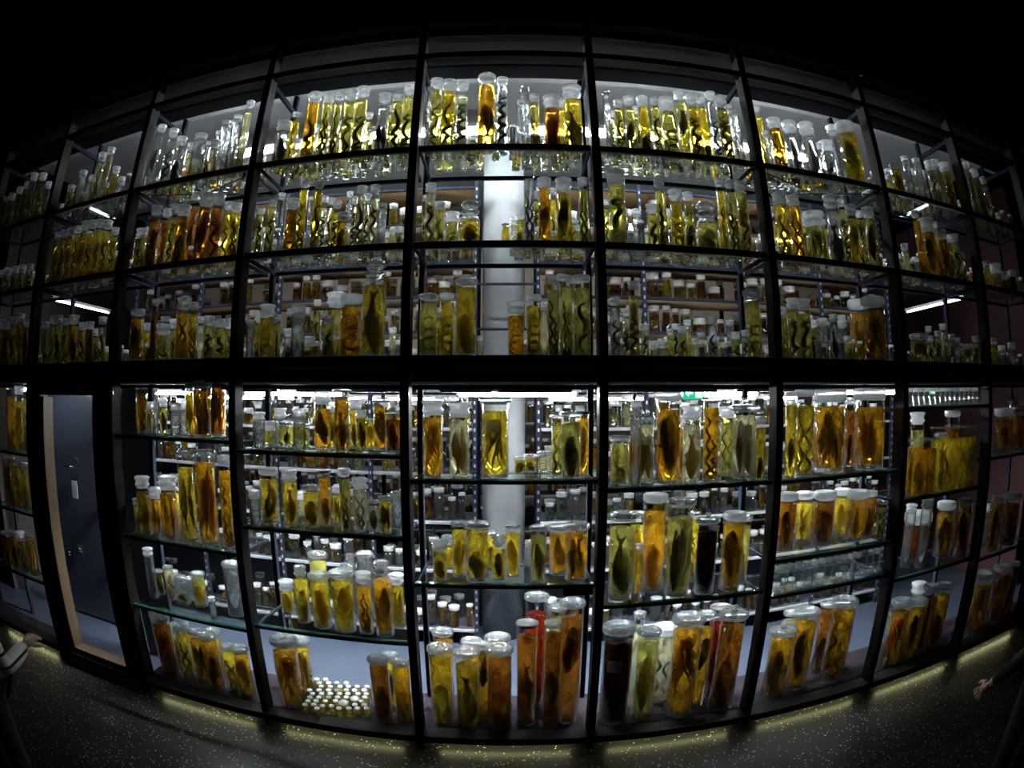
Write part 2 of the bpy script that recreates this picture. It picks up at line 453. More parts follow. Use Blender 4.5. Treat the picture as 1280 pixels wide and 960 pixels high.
# ------------------------------------------------------------------ lamps
def lamp(x, y, z, ln, label, mat, rz=0.0, r=0.013):
    e = empty('fluorescent_lamp', (x, y, z), label, 'lamp', 'fluorescent lamps inside the case', rz)  # tubes under ceilings, on side channels and on racks alike
    m = MB(); m.tube([(-ln / 2, 0, 0), (ln / 2, 0, 0)], r, 8)
    m.build('tube', mat, e)
    hb = .10 if z > 4 else .016
    m = MB(); m.bbox((-ln / 2 - 0.03, -hb, r + 0.006), (ln / 2 + 0.03, hb, r + 0.035), 0.004)
    m.build('housing', M['housing'], e)
    for s in (-1, 1):
        m = MB(); m.lathe([(r * 1.15, -0.012), (r * 1.15, 0.012)], 8)
        o = m.build('end_cap', M['housing'], e, (s * (ln / 2 + 0.012), 0, 0)); o.rotation_euler = (0, PI / 2, 0)
NM = ['second', 'third', 'fourth', 'fifth', 'sixth', 'seventh']
for i, x in enumerate((-2.25, -0.75, 0.75, 2.2)):
    lamp(x, 1.35, 4.46, 1.2, 'white fluorescent lamp under upper ceiling, %s from left' % ORD[i], M['tube'])
for i, x in enumerate((-3.15, -1.72, 0.04, 1.52, 3.05)):
    lamp(x, 1.18, 2.255, 0.85, 'white fluorescent lamp under gallery slab, %s from left' % ORD[i], M['tube_low'])
for i, x in enumerate((-3.0, -1.2, 1.0, 2.8)):  # added as backlight for the jars in front
    lamp(x, 3.1, 2.23, 1.2, 'added white fluorescent lamp behind the lower racks, %s from left' % ORD[i], M['tube_added'])
lamp(4.36, 1.4, 3.15, 1.0, 'white fluorescent lamp on the side channel at right', M['tube_side'], PI / 2, 0.007)
lamp(-4.5, 1.4, 3.15, 1.0, 'white fluorescent lamp on the side channel at left', M['tube_side'], PI / 2, 0.007)
lamp(-4.2, 0.5, 2.265, 0.5, 'short fluorescent lamp inside the door corridor', M['tube_door'])
for i, x in enumerate((-2.9, -1.5, 0.95, 2.5)):  # added to brighten the second and third shelves from behind
    lamp(x, 1.685, 3.70, 0.35, 'added short lamp under the top rack board, %s from left' % ORD[i], M['tube_added'])
for k in range(-3, 3):  # unseen strips added to brighten the third shelf jars
    xa, xb = post_x(k) + .06, post_x(k + 1) - .06
    e = empty('walkway_fill_light', ((xa + xb) / 2, 0.965, 2.382), 'added fill light along the walkway edge behind the third shelf of the %s bay' % ORD[k + 5], 'lamp', 'added fill lights along the gallery walkway')
    hl = (xb - xa) / 2
    m = MB(); m.box((-hl, -.006, .034), (hl, .006, .042)); m.build('light_strip', M['kick'], e)
    m = MB(); m.box((-hl, -.01, 0), (hl, .01, .0335)); m.build('housing', M['black_plastic'], e)
for k in range(-4, 2):  # unseen strips added to light the lower jar rows
    xa, xb = post_x(k) + .08, post_x(k + 1) - .08
    if k == -4: continue
    e = empty('added_downlight_channel', ((xa + xb) / 2, 0.90, 2.309), 'added hooded downlight channel under the gallery slab of the %s bay' % ORD[k + 5], 'lamp', 'added downlight channels under the gallery slab')
    hl = (xb - xa) / 2
    m = MB(); m.box((-hl, -.013, -.008), (hl, .013, -.004)); m.build('light_strip', M['downlight'], e)
    for y in (-.020, .018):
        m = MB(); m.box((-hl, y, -.042), (hl, y + .002, -.0005)); m.build('hood_side', M['black_plastic'], e)
for k in range(-5, 4):  # unseen strips added to throw the olive stripe of light on the floor
    if k == -4: continue
    xa, xb = post_x(k) + .12, post_x(k + 1) - .12
    e = empty('added_plinth_lamp', ((xa + xb) / 2, 0.025, 0.066), 'added slim plinth light under the bottom sill of the %s bay' % ORD[k + 5], 'lamp', 'added plinth lights along the floor')
    m = MB(); m.box((-(xb - xa) / 2, -.012, -.018), ((xb - xa) / 2, .012, -.010)); m.build('light_strip', M['plinth'], e)
    m = MB(); m.box((-(xb - xa) / 2 - .01, -.018, -.0095), ((xb - xa) / 2 + .01, .018, -.0005)); m.build('housing', M['black_plastic'], e)

# ------------------------------------------------------------------ shelves
def shelf(k, z, upper, label):
    DEP = 0.27 if (k == -5 and not upper) else 0.55
    x0, x1 = post_x(k) + 0.027, post_x(k + 1) - 0.027
    e = empty('glass_shelf', ((x0 + x1) / 2, 0.025, z), label, 'shelf', 'glass shelves of the case')
    hw = (x1 - x0) / 2
    t = 0.010
    m = MB(); m.box((-hw + 0.012, 0.03, -t), (hw - 0.012, DEP - 0.06, 0.0)); m.build('glass_plate', M['shelf_glass'], e)
    if upper:
        m = MB(); m.bbox((-hw, 0, -0.032), (hw, 0.028, 0.008), 0.003); m.build('front_rail', M['steel'], e)
        for s in (-1, 1):
            m = MB(); m.bbox((s * hw - 0.014 if s > 0 else -hw, 0.03, -0.038), (hw if s > 0 else -hw + 0.014, DEP - 0.06, -t - 0.001), 0.003); m.build('side_rail', M['inner_steel'], e)
        m = MB(); m.bbox((-hw, DEP - 0.082, -0.038), (hw, DEP - 0.058, -t - 0.001), 0.003); m.build('back_rail', M['inner_steel'], e)
    else:
        m = MB(); m.bbox((-hw, 0, -0.022), (hw, 0.028, -0.001), 0.002); m.build('front_rail', M['steel'], e)
        m = MB(); m.box((-hw + 0.002, 0.002, 0.0), (hw - 0.002, 0.029, 0.006)); m.build('front_lip', M['edge'], e)
        for s in (-1, 1):
            m = MB(); m.bbox((hw - 0.012 if s > 0 else -hw, 0.03, -0.032), (hw if s > 0 else -hw + 0.012, DEP - 0.06, -t - 0.001), 0.003); m.build('side_rail', M['inner_steel'], e)
        m = MB(); m.bbox((-hw, DEP - 0.078, -0.026), (hw, DEP - 0.060, -t - 0.001), 0.003); m.build('back_rail', M['inner_steel'], e)
BAY = {k: ORD[k + 5] + ' bay' for k in range(-5, 4)}
Z_U = {1: 3.69, 2: 3.08}
LOWZ = {-5: (1.74, 1.25, 0.67), -3: (1.96, 1.264, 0.742), -2: (1.91, 1.45, 0.79), -1: (1.78, 1.18), 0: (1.73, 1.04),
        1: (1.726, 1.23, 0.99), 2: (2.14, 1.51, 0.93), 3: (1.72, 0.89)}
for k in range(-5, 4):
    for lv in (1, 2):
        shelf(k, Z_U[lv], True, 'framed glass shelf, %s of upper storey, %s' % ('top shelf' if lv == 1 else 'second shelf', BAY[k]))
    for i, z in enumerate(LOWZ.get(k, ())):
        shelf(k, z, False, 'glass shelf with dark front rail, %s of lower storey, %s' % (ORD[i] + ' shelf', BAY[k]))
# side rails under the transom (head frame of each bay) and cross bracing
for k in POSTS:
    x = post_x(k)
    m = MB(); m.bbox((x - 0.013, 0.107, 4.33), (x + 0.013, DEP - 0.035, 4.37), 0.003)
    struct(m.build('trim_%d' % n, M['inner_steel']), 'short steel tie from %s front post to its rear upright' % ORD[k + 5], 'trim'); n += 1
for k in (-3, 1):
    x0, x1 = post_x(k) + 0.03, post_x(k + 1) - 0.03
    for (a, b, w, z) in (((x0, 0.05), (x1, DEP - 0.05), 'rising', 3.640), ((x1, 0.05), (x0, DEP - 0.05), 'falling', 3.632)):
        m = MB(); m.tube([(a[0], a[1], z), (b[0], b[1], z)], 0.004, 6)
        struct(m.build('trim_%d' % n, M['rod']), 'thin %s cross brace rod under the top shelf, %s' % (w, BAY[k]), 'trim'); n += 1

# ------------------------------------------------------------------ specimens (radius 1, height A)
def sp_fish(A, rr, plump=1.0, up=None):
    if plump == 1.0 and rr.random() < .35:
        m = MB()
        for q in (-1, 1):
            f = sp_fish(A, rr, .68, rr.random() < .5)
            m.add([(x + q * .34, y + q * .2, z) for x, y, z in f.v], f.f, 0, True)
        return m
    m = MB(); N = 12; ang = rr.uniform(-.75, .75); flip = (rr.random() < 0.6) if up is None else up
    L = min(A * rr.uniform(.84, .97), 6.5)
    prof = [(0.01, 0.03), (0.04, .17), (0.10, .34), (0.19, .50), (0.30, .60), (0.44, .60), (0.58, .48), (0.70, .32), (0.80, .18), (0.86, .13)]
    k0 = plump * min(1.25, .45 + L * .17)
    vs = []; fs = []
    bend = rr.uniform(-.35, .35); ph = rr.uniform(0, 3)
    leaf = rr.random() < .5; wob = rr.uniform(0, 6)
    if leaf: prof = [(0.01, 0.05), (0.05, .24), (0.12, .42), (0.22, .52), (0.35, .60), (0.48, .56), (0.62, .58), (0.75, .46), (0.87, .30), (0.98, .10)]
    for t, w in prof:
        w *= k0 * (1 + (.13 if leaf else .05) * math.sin(9 * t + wob))
        cx = bend * math.sin(t * PI * 1.2 + ph)
        for j in range(N):
            a = 2 * PI * j / N
            vs.append((cx + w * math.cos(a), w * 0.5 * math.sin(a), t * L))
    for k in range(len(prof) - 1):
        for j in range(N):
            q = k * N + j; r = k * N + (j + 1) % N
            fs.append((q, r, r + N, q + N))
    fs.append(tuple(range(N - 1, -1, -1))); fs.append(tuple(range((len(prof) - 1) * N, len(prof) * N)))
    m.add(vs, fs, 0, True)
    def fin(p):
        th = 0.04
        k = len(p)
        off = lambda z: bend * math.sin(z * PI * 1.2 + ph)
        m.add([(x * k0 + off(z), -th, z * L) for x, z in p] + [(x * k0 + off(z), th, z * L) for x, z in p], [tuple(range(k)), tuple(range(2 * k - 1, k - 1, -1))] + [(i, i + k, (i + 1) % k + k, (i + 1) % k) for i in range(k)], 0)
    if not leaf: fin([(-0.11, .84), (0.11, .84), (.34, .995), (0.06, .95), (-.34, .995)])
    fin([(.52, .30), (.72, .40), (.62, .62), (.40, .66)])
    fin([(-.52, .42), (-.80, .54), (-.46, .60)])
    if not leaf: fin([(-.50, .24), (-.84, .36), (-.52, .34)])
    z0 = rr.uniform(0, max(0, A * .97 - L))
    m.v = [(x * math.cos(ang) - y * math.sin(ang), x * math.sin(ang) + y * math.cos(ang), z0 + ((L - z) if flip else z)) for x, y, z in m.v]
    return m
def sp_snake(A, rr):
    m = MB(); turns = max(1.0, A / rr.uniform(2.0, 4.2)); a0 = rr.uniform(0, 6.28); rad = rr.uniform(.46, .66); th = rr.uniform(.27, .40); f1, f2 = rr.uniform(3, 6), rr.uniform(7, 12)
    N = int(min(120, 14 * turns + 14))
    pts = []; rd = []
    top = rr.uniform(.82, .97)
    for i in range(N):
        t = i / (N - 1)
        q = rad * (1 - .45 * math.sin(f2 * t + a0) ** 2)
        w = a0 + turns * 2 * PI * (t + .11 * math.sin(f1 * t + a0)) 
        pts.append((q * math.cos(w), q * math.sin(w), th * 1.3 + (A * top - th * 2.6) * min(1, max(0, t + .05 * math.sin(f2 * t)))))
        rd.append(th * (math.sin(PI * min(1, t * .93 + .05)) ** .5 + .12))
    m.tube(pts, rd, 6)
    return m
def sp_eel(A, rr):
    m = MB()
    a = rr.uniform(-.7, .7); f = A * rr.uniform(.7, 1.3); th = rr.uniform(.19, .28)
    pts = []; rd = []
    tops = (rr.uniform(.85, .96), rr.uniform(.45, .9))
    N = int(10 + 7 * A)
    for s, top in ((-1, tops[0]), (1, tops[1])):
        seq = []
        for i in range(N):
            t = i / (N - 1)
            ox = s * .38 + .24 * math.sin(f * t * 2 + a + s)
            oy = .25 * math.cos(f * t * 2 + s)
            seq.append((ox * math.cos(a) - oy * math.sin(a), ox * math.sin(a) + oy * math.cos(a), th + .45 + (A * top - th * 2 - .45) * t))
        if s < 0: pts += seq[::-1]; pts.append((0, 0, th * 1.1))
        else: pts += seq
    n2 = len(pts)
    for i in range(n2):
        t = i / (n2 - 1)
        rd.append(th * (.35 + .75 * math.sin(PI * min(1, t * .8 + .12))))
    m.tube(pts, rd, 6)
    return m
def sp_ring(A, rr):
    m = MB(); a = rr.uniform(-.5, .5); th = rr.uniform(.17, .24)
    loops = max(1.5, A / 1.9)
    pts = []; rd = []
    N = int(22 * loops)
    for i in range(N):
        t = i / (N - 1)
        w = t * 2 * PI * loops + 1.2
        x = .62 * math.sin(w); z = th * 2 + .35 + (A * .9 - th * 4 - .8) * t + .42 * math.cos(w)
        y = .35 * math.cos(w * .5 + a)
        pts.append((x * math.cos(a) - y * math.sin(a), x * math.sin(a) + y * math.cos(a), max(z, th))); rd.append(th * (1.05 - t * .6))
    m.tube(pts, rd, 6)
    return m
def sp_lump(A, rr):
    m = MB(); N = 16; K = 16
    ph = [rr.uniform(0, 6.28) for _ in range(6)]
    vs = []; fs = []
    top = min(A * rr.uniform(.55, .9), 5.0)
    sxx = rr.uniform(.72, .95)
    for k in range(K):
        t = k / (K - 1)
        for j in range(N):
            a = 2 * PI * j / N
            q = .80 * math.sin(PI * (t * .94 + .03)) ** .5 * (1 + .16 * math.sin(3 * a + ph[0] + 7 * t) + .12 * math.sin(5 * a + ph[1] - 9 * t) + .20 * math.sin(2 * a + ph[2] + 11 * t))
            q = min(q, .97)
            vs.append((q * sxx * math.cos(a) + .1 * math.sin(4 * t + ph[3]), q * .8 * math.sin(a), .04 + top * t))
    for k in range(K - 1):
        for j in range(N):
            q = k * N + j; r = k * N + (j + 1) % N
            fs.append((q, r, r + N, q + N))
    fs.append(tuple(range(N - 1, -1, -1))); fs.append(tuple(range((K - 1) * N, K * N)))
    m.add(vs, fs, 0, True)
    return m
def sp_tendrils(A, rr):
    m = MB()
    for q in range(9):
        a = q * 2 * PI / 9 + rr.uniform(-.2, .2); ln = rr.uniform(.55, .92) * A; f = rr.uniform(1, 2.5)
        pts = []; rd = []
        N = int(8 + 3 * A)
        for i in range(N):
            t = i / (N - 1)
            r = min(.9, .12 + .62 * t ** .6 + .14 * math.sin(f * t * A + q))
            w = a + .6 * math.sin(f * t * A * .6 + q)
            pts.append((r * math.cos(w), r * math.sin(w), A * .94 - .2 - ln * .95 * t)); rd.append(.19 * (1 - t) + .045)
        m.tube(pts, rd, 5)
    z = A * .94 - .75
    m.lathe([(.05, z), (.42, z + .2), (.55, z + .45), (.3, z + .66), (.05, z + .7)], 10)
    return m
def sp_bundle(A, rr):
    m = MB()
    for q in range(5):
        f = sp_fish(A, rr, .62, rr.random() < .7)
        a = q * 2 * PI / 5 + rr.uniform(-.3, .3); d = .40; tilt = rr.uniform(-.1, .1)
        m.add([(x * .8 + d * math.cos(a) + tilt * (z - .5 * A), y * .8 + d * math.sin(a), z) for x, y, z in f.v], f.f, 0, True)
    m.v = [(max(-.98, min(.98, x)), max(-.98, min(.98, y)), max(.02, min(z, A * .98))) for x, y, z in m.v]
    return m
GEN = {'f': sp_fish, 'd': sp_fish, 's': sp_snake, 'e': sp_eel, 'r': sp_ring, 'm': sp_lump, 't': sp_tendrils, 'b': sp_bundle}
SPM = {'f': ['pale_flesh', 'yellow_flesh', 'pale_flesh'], 'd': ['dark_flesh', 'brown_flesh', 'umber_flesh'], 's': ['dark_flesh', 'dark_flesh', 'umber_flesh'], 'e': ['brown_flesh', 'umber_flesh', 'dark_flesh'],
       'r': ['dark_flesh', 'umber_flesh'], 'm': ['brown_flesh', 'umber_flesh', 'yellow_flesh'], 't': ['yellow_flesh', 'orange_flesh', 'brown_flesh'], 'b': ['orange_flesh', 'brown_flesh']}
SPN = {'f': 'with pale fish', 'd': 'with dark fish', 's': 'with coiled snake', 'e': 'with hanging eel', 'r': 'with looped snake', 'm': 'with lumpy organ', 't': 'with stringy tendrils', 'b': 'with bundled fish', 'n': 'without specimen'}
BUCK = [1.0, 1.5, 2.2, 3.2, 4.5, 6.0, 8.0, 11.0, 14.0]
_cache = {}
def spec_mesh(kind, rr, A):
    bk = min(range(len(BUCK)), key=lambda i: abs(math.log(BUCK[i] / A)))
    var = rr.randrange(5); mt = rr.choice(SPM[kind])
    key = (kind, var, mt, bk)
    if key not in _cache:
        _cache[key] = GEN[kind](BUCK[bk], random.Random(ord(kind) * 17 + var * 5 + bk)).mesh('specimen', [M[mt]])
    return _cache[key], BUCK[bk]

# ------------------------------------------------------------------ jars
def lid_h(c, r):
    return {'w': 1.25 * r, 'd': 0.50 * r, 'k': 1.0 * r, 'b': 1.5 * r, 'x': 0.40 * r, 't': 0.6 * r, 'o': 0.9 * r}[c]

def add_lid(m, c, r, z, seg, mat=0):
    R1 = r * 1.0
    if c == 'w':
        m.lathe([(R1 * .80, z - .25 * r), (R1 * .84, z), (R1 * 1.04, z + .08 * r), (R1 * 1.06, z + .30 * r), (R1 * .92, z + .45 * r), (R1 * .95, z + .75 * r), (R1 * 1.12, z + 1.02 * r), (R1 * 1.10, z + 1.18 * r), (R1 * .9, z + 1.25 * r)], seg, mat=mat)
    elif c in 'dx':
        h = lid_h(c, r)
        m.lathe([(R1 * .85, z - .1 * r), (R1 * .88, z), (R1 * 1.12, z + .06 * r), (R1 * 1.16, z + .3 * h + .05 * r), (R1 * 1.12, z + .8 * h), (R1 * .9, z + h), (R1 * .72, z + h), (R1 * .66, z + .75 * h), (R1 * .2, z + .75 * h)], seg, mat=mat)
    elif c == 'k':
        m.lathe([(R1 * .85, z - .1 * r), (R1 * .88, z), (R1 * 1.18, z + .05 * r), (R1 * 1.2, z + .3 * r), (R1 * 1.1, z + .42 * r), (R1 * .3, z + .48 * r)], seg, mat=mat)
    elif c == 'b':
        m.lathe([(R1 * .62, z - .2 * r), (R1 * .66, z + .1 * r), (R1 * .9, z + .2 * r), (R1 * .92, z + .4 * r), (R1 * .62, z + .52 * r), (R1 * .6, z + .65 * r), (R1 * .86, z + .9 * r), (R1 * .92, z + 1.15 * r), (R1 * .75, z + 1.4 * r), (R1 * .3, z + 1.5 * r)], seg, mat=mat)
    elif c == 't':
        m.lathe([(R1 * .86, z - .1 * r), (R1 * .9, z), (R1 * 1.06, z + .04 * r), (R1 * 1.07, z + .5 * r), (R1 * 1.0, z + .6 * r), (R1 * .8, z + .6 * r), (R1 * .75, z + .5 * r)], seg, mat=mat)
    else:
        m.lathe([(R1 * .86, z - .1 * r), (R1 * 1.0, z), (R1 * 1.14, z + .5 * r), (R1 * 1.14, z + .9 * r), (R1 * .9, z + .9 * r), (R1 * .8, z + .4 * r)], seg, mat=mat)

def body_prof(h, r, c):
    if c == 'b':
        return [(r * .9, 0), (r, .06 * r), (r, h - .75 * r), (r * .92, h - .4 * r), (r * .66, h - .15 * r), (r * .68, h)]
    return [(r * .9, 0), (r, .08 * r), (r, h - .28 * r), (r * .97, h - .12 * r), (r * .98, h - .03 * r), (r * 1.05, h)]

LIDM = {'w': 'lid', 'd': 'lid_clear', 'k': 'lid_clear', 'b': 'lid_clear', 'x': 'lid_dark', 't': 'lid', 'o': 'lid_clear'}
def make_jar(name, x, y, z0, ztop, r, lq, sp, c, label, cat, group, rr, seg=18, paper=False):
    e = empty(name, (x, y, z0), label, cat, group, 0.0)
    lh = lid_h(c, r)
    H = ztop - z0
    if H - lh < 1.2 * r:
        lh = H * 0.35
    h = H - lh
    m = MB(); 
    if lq == 'C' and sp == 'n':
        bp = body_prof(h, r, c)
        m.lathe(bp + [(q * .84, z) for q, z in reversed(bp[1:])] + [(.5 * r, .12 * r), (.02 * r, .12 * r)], seg, cap1=True); m.build('glass_body', M['jar_solid'], e)
    else:
        m.lathe(body_prof(h, r, c), seg, cap1=False); m.build('glass_body', M['jar'], e)
    if lq != 'C' or sp != 'n':
        m = MB(); m.lathe([(r * .86, .015 * r), (r * .93, .07 * r), (r * .93, .22 * r), (r * .6, .27 * r), (r * .05, .29 * r)], seg); m.build('thick_base', M['jar_solid'], e)
    m = MB(); add_lid(m, c, r, h, seg)
    lo = m.build('lid', M[LIDM[c]], e)
    if c == 'k':
        m = MB(); m.lathe([(r * .35, 0), (r * .18, .10 * r), (r * .30, .30 * r), (r * .26, .46 * r), (r * .1, .52 * r)], 12)
        m.build('knob', M['lid_clear'], lo, (0, 0, h + .48 * r))
    if lq != 'C' or sp != 'n':
        fill = h * rr.uniform(.86, .93) if c != 'b' else h - .75 * r
        fill = max(fill, .5 * h, .8 * r)
        q = r * .93
        m = MB(); m.lathe([(q * .7, .31 * r), (q * .99, .33 * r), (q * .99, fill)], seg); m.build('liquid', M['liq' + lq], e)
        if sp != 'n':
            hs = (fill - .40 * r) * rr.uniform(.9, .97)
            k = q * (.86 if sp in 'fdmtb' else .86)
            me, A = spec_mesh(sp, rr, hs / k)
            o = link('specimen', me, e, (0, 0, .36 * r), (k, k, hs / A), rr.uniform(-.4, .4))
    if paper:
        m = MB(); vs = []; fs = []
        a0 = -PI / 2 + rr.uniform(-.4, .4)
        for i in range(7):
            a = a0 + (i - 3) * .17
            for zz in (.62 * h, .62 * h + .9 * r):
                vs.append((1.012 * r * math.cos(a), 1.012 * r * math.sin(a), zz))
        for i in range(6): fs.append((2 * i, 2 * i + 2, 2 * i + 3, 2 * i + 1))
        m.add(vs, fs)
        m.build('paper_label', M['label'], e)['label'] = 'small white paper label'
    return e

placed = {}          # cell -> [(x, y, r)]
def clear(cell, x, y, r, gap=0.003):
    return all((x - a) ** 2 + (y - b) ** 2 > (r * 1.12 + c * 1.12 + gap) ** 2 for a, b, c in placed.get(cell, ()))

COUNT = {}
def put(cell, k, z, tx, ty, b, w, lq, sp, c, name, paper=False):
    x0, x1 = post_x(k) + 0.03, post_x(k + 1) - 0.03
    def geom(d):
        p = at_y(tx, ty, d)
        r = (at_y(tx + w / 2, ty, d).x - at_y(tx - w / 2, ty, d).x) / 2
        # the picture leans away from the centre: take the width across the jar
        return p, max(0.012, r * math.cos(math.atan2(abs(p.x), d + 3)) ** 0.9)
    if b is None:
        ds = [0.055 + 0.02 * i for i in range(22)]
    elif b < 1.0:
        ds = [b + 0.02 * i for i in range(22)] + [b - 0.03 * i for i in range(1, 12)]
    else:
        best = None
        for i in range(45):
            d = 0.04 + 0.01 * i
            p, r = geom(d)
            q = proj((p.x, d - r, z))
            e = abs(q[1] - b)
            if best is None or e < best[0]: best = (e, d)
        ds = [best[1] + 0.012 * i for i in range(36)] + [best[1] - 0.012 * i for i in range(1, 20)]
    for shrink in (1.0, 0.88, 0.76, 0.64):
        for d in ds:
            p, r = geom(d)
            r *= shrink
            if d - 1.2 * r < 0.056 or d + 1.2 * r > (0.27 if k == -5 and cell[0] == 'L' else DEP) - 0.065: continue
            x = min(max(p.x, x0 + .014 + 1.2 * r), x1 - .014 - 1.2 * r)
            if abs(x - p.x) > 0.03 + r: continue
            if not clear(cell, x, d, r): continue
            ztop = p.z
            if ztop - z < 0.06: ztop = z + 0.06
            placed.setdefault(cell, []).append((x, d, r))
            return x, d, r, ztop
    return None

def run(cell, k, z, text, name, shelfname, upper):
    rows = []
    for ent in text.replace('\n', ' ').split(';'):
        t = ent.split()
        if not t: continue
        tx, ty = float(t[0]), float(t[1])
        b = None if t[2] == '-' else float(t[2])
        rows.append((tx, ty, b, float(t[3]), t[4], t[5], t[6], len(t) > 7))
    got = []
    for (tx, ty, b, w, lq, sp, c, pp) in sorted(rows, key=lambda q: (0 if (q[2] is None or q[2] > 1) else 1, -q[3])):
        g = put(cell, k, z, tx, ty, b, w, lq, sp, c, name)
        if g: got.append((g, lq, sp, c, pp, w))
    got.sort(key=lambda q: q[0][0] / (q[0][1] + 3))
    for i, ((x, y, r, zt), lq, sp, c, pp, w) in enumerate(got):
        sz = 'tall ' if (zt - z) > 5.2 * 2 * r * .72 else ('squat ' if (zt - z) < 3.6 * r else '')
        lab = '%s%s %s %s, %s from left on %s of %s' % (sz, LIQN[lq], 'jar' if name == 'specimen_jar' else 'tube', SPN[sp], ORD[i], shelfname, BAY[k])
        rr = random.Random(int(x * 1000) * 31 + int(zt * 1000))
        make_jar(name, x, y, z + 0.0005, zt, r, lq, sp, c, lab, 'jar', 'specimen jars on the %s of %s' % (shelfname, BAY[k]), rr, 20 if w > 18 else 14, pp)
    COUNT[name] = COUNT.get(name, 0) + len(got)

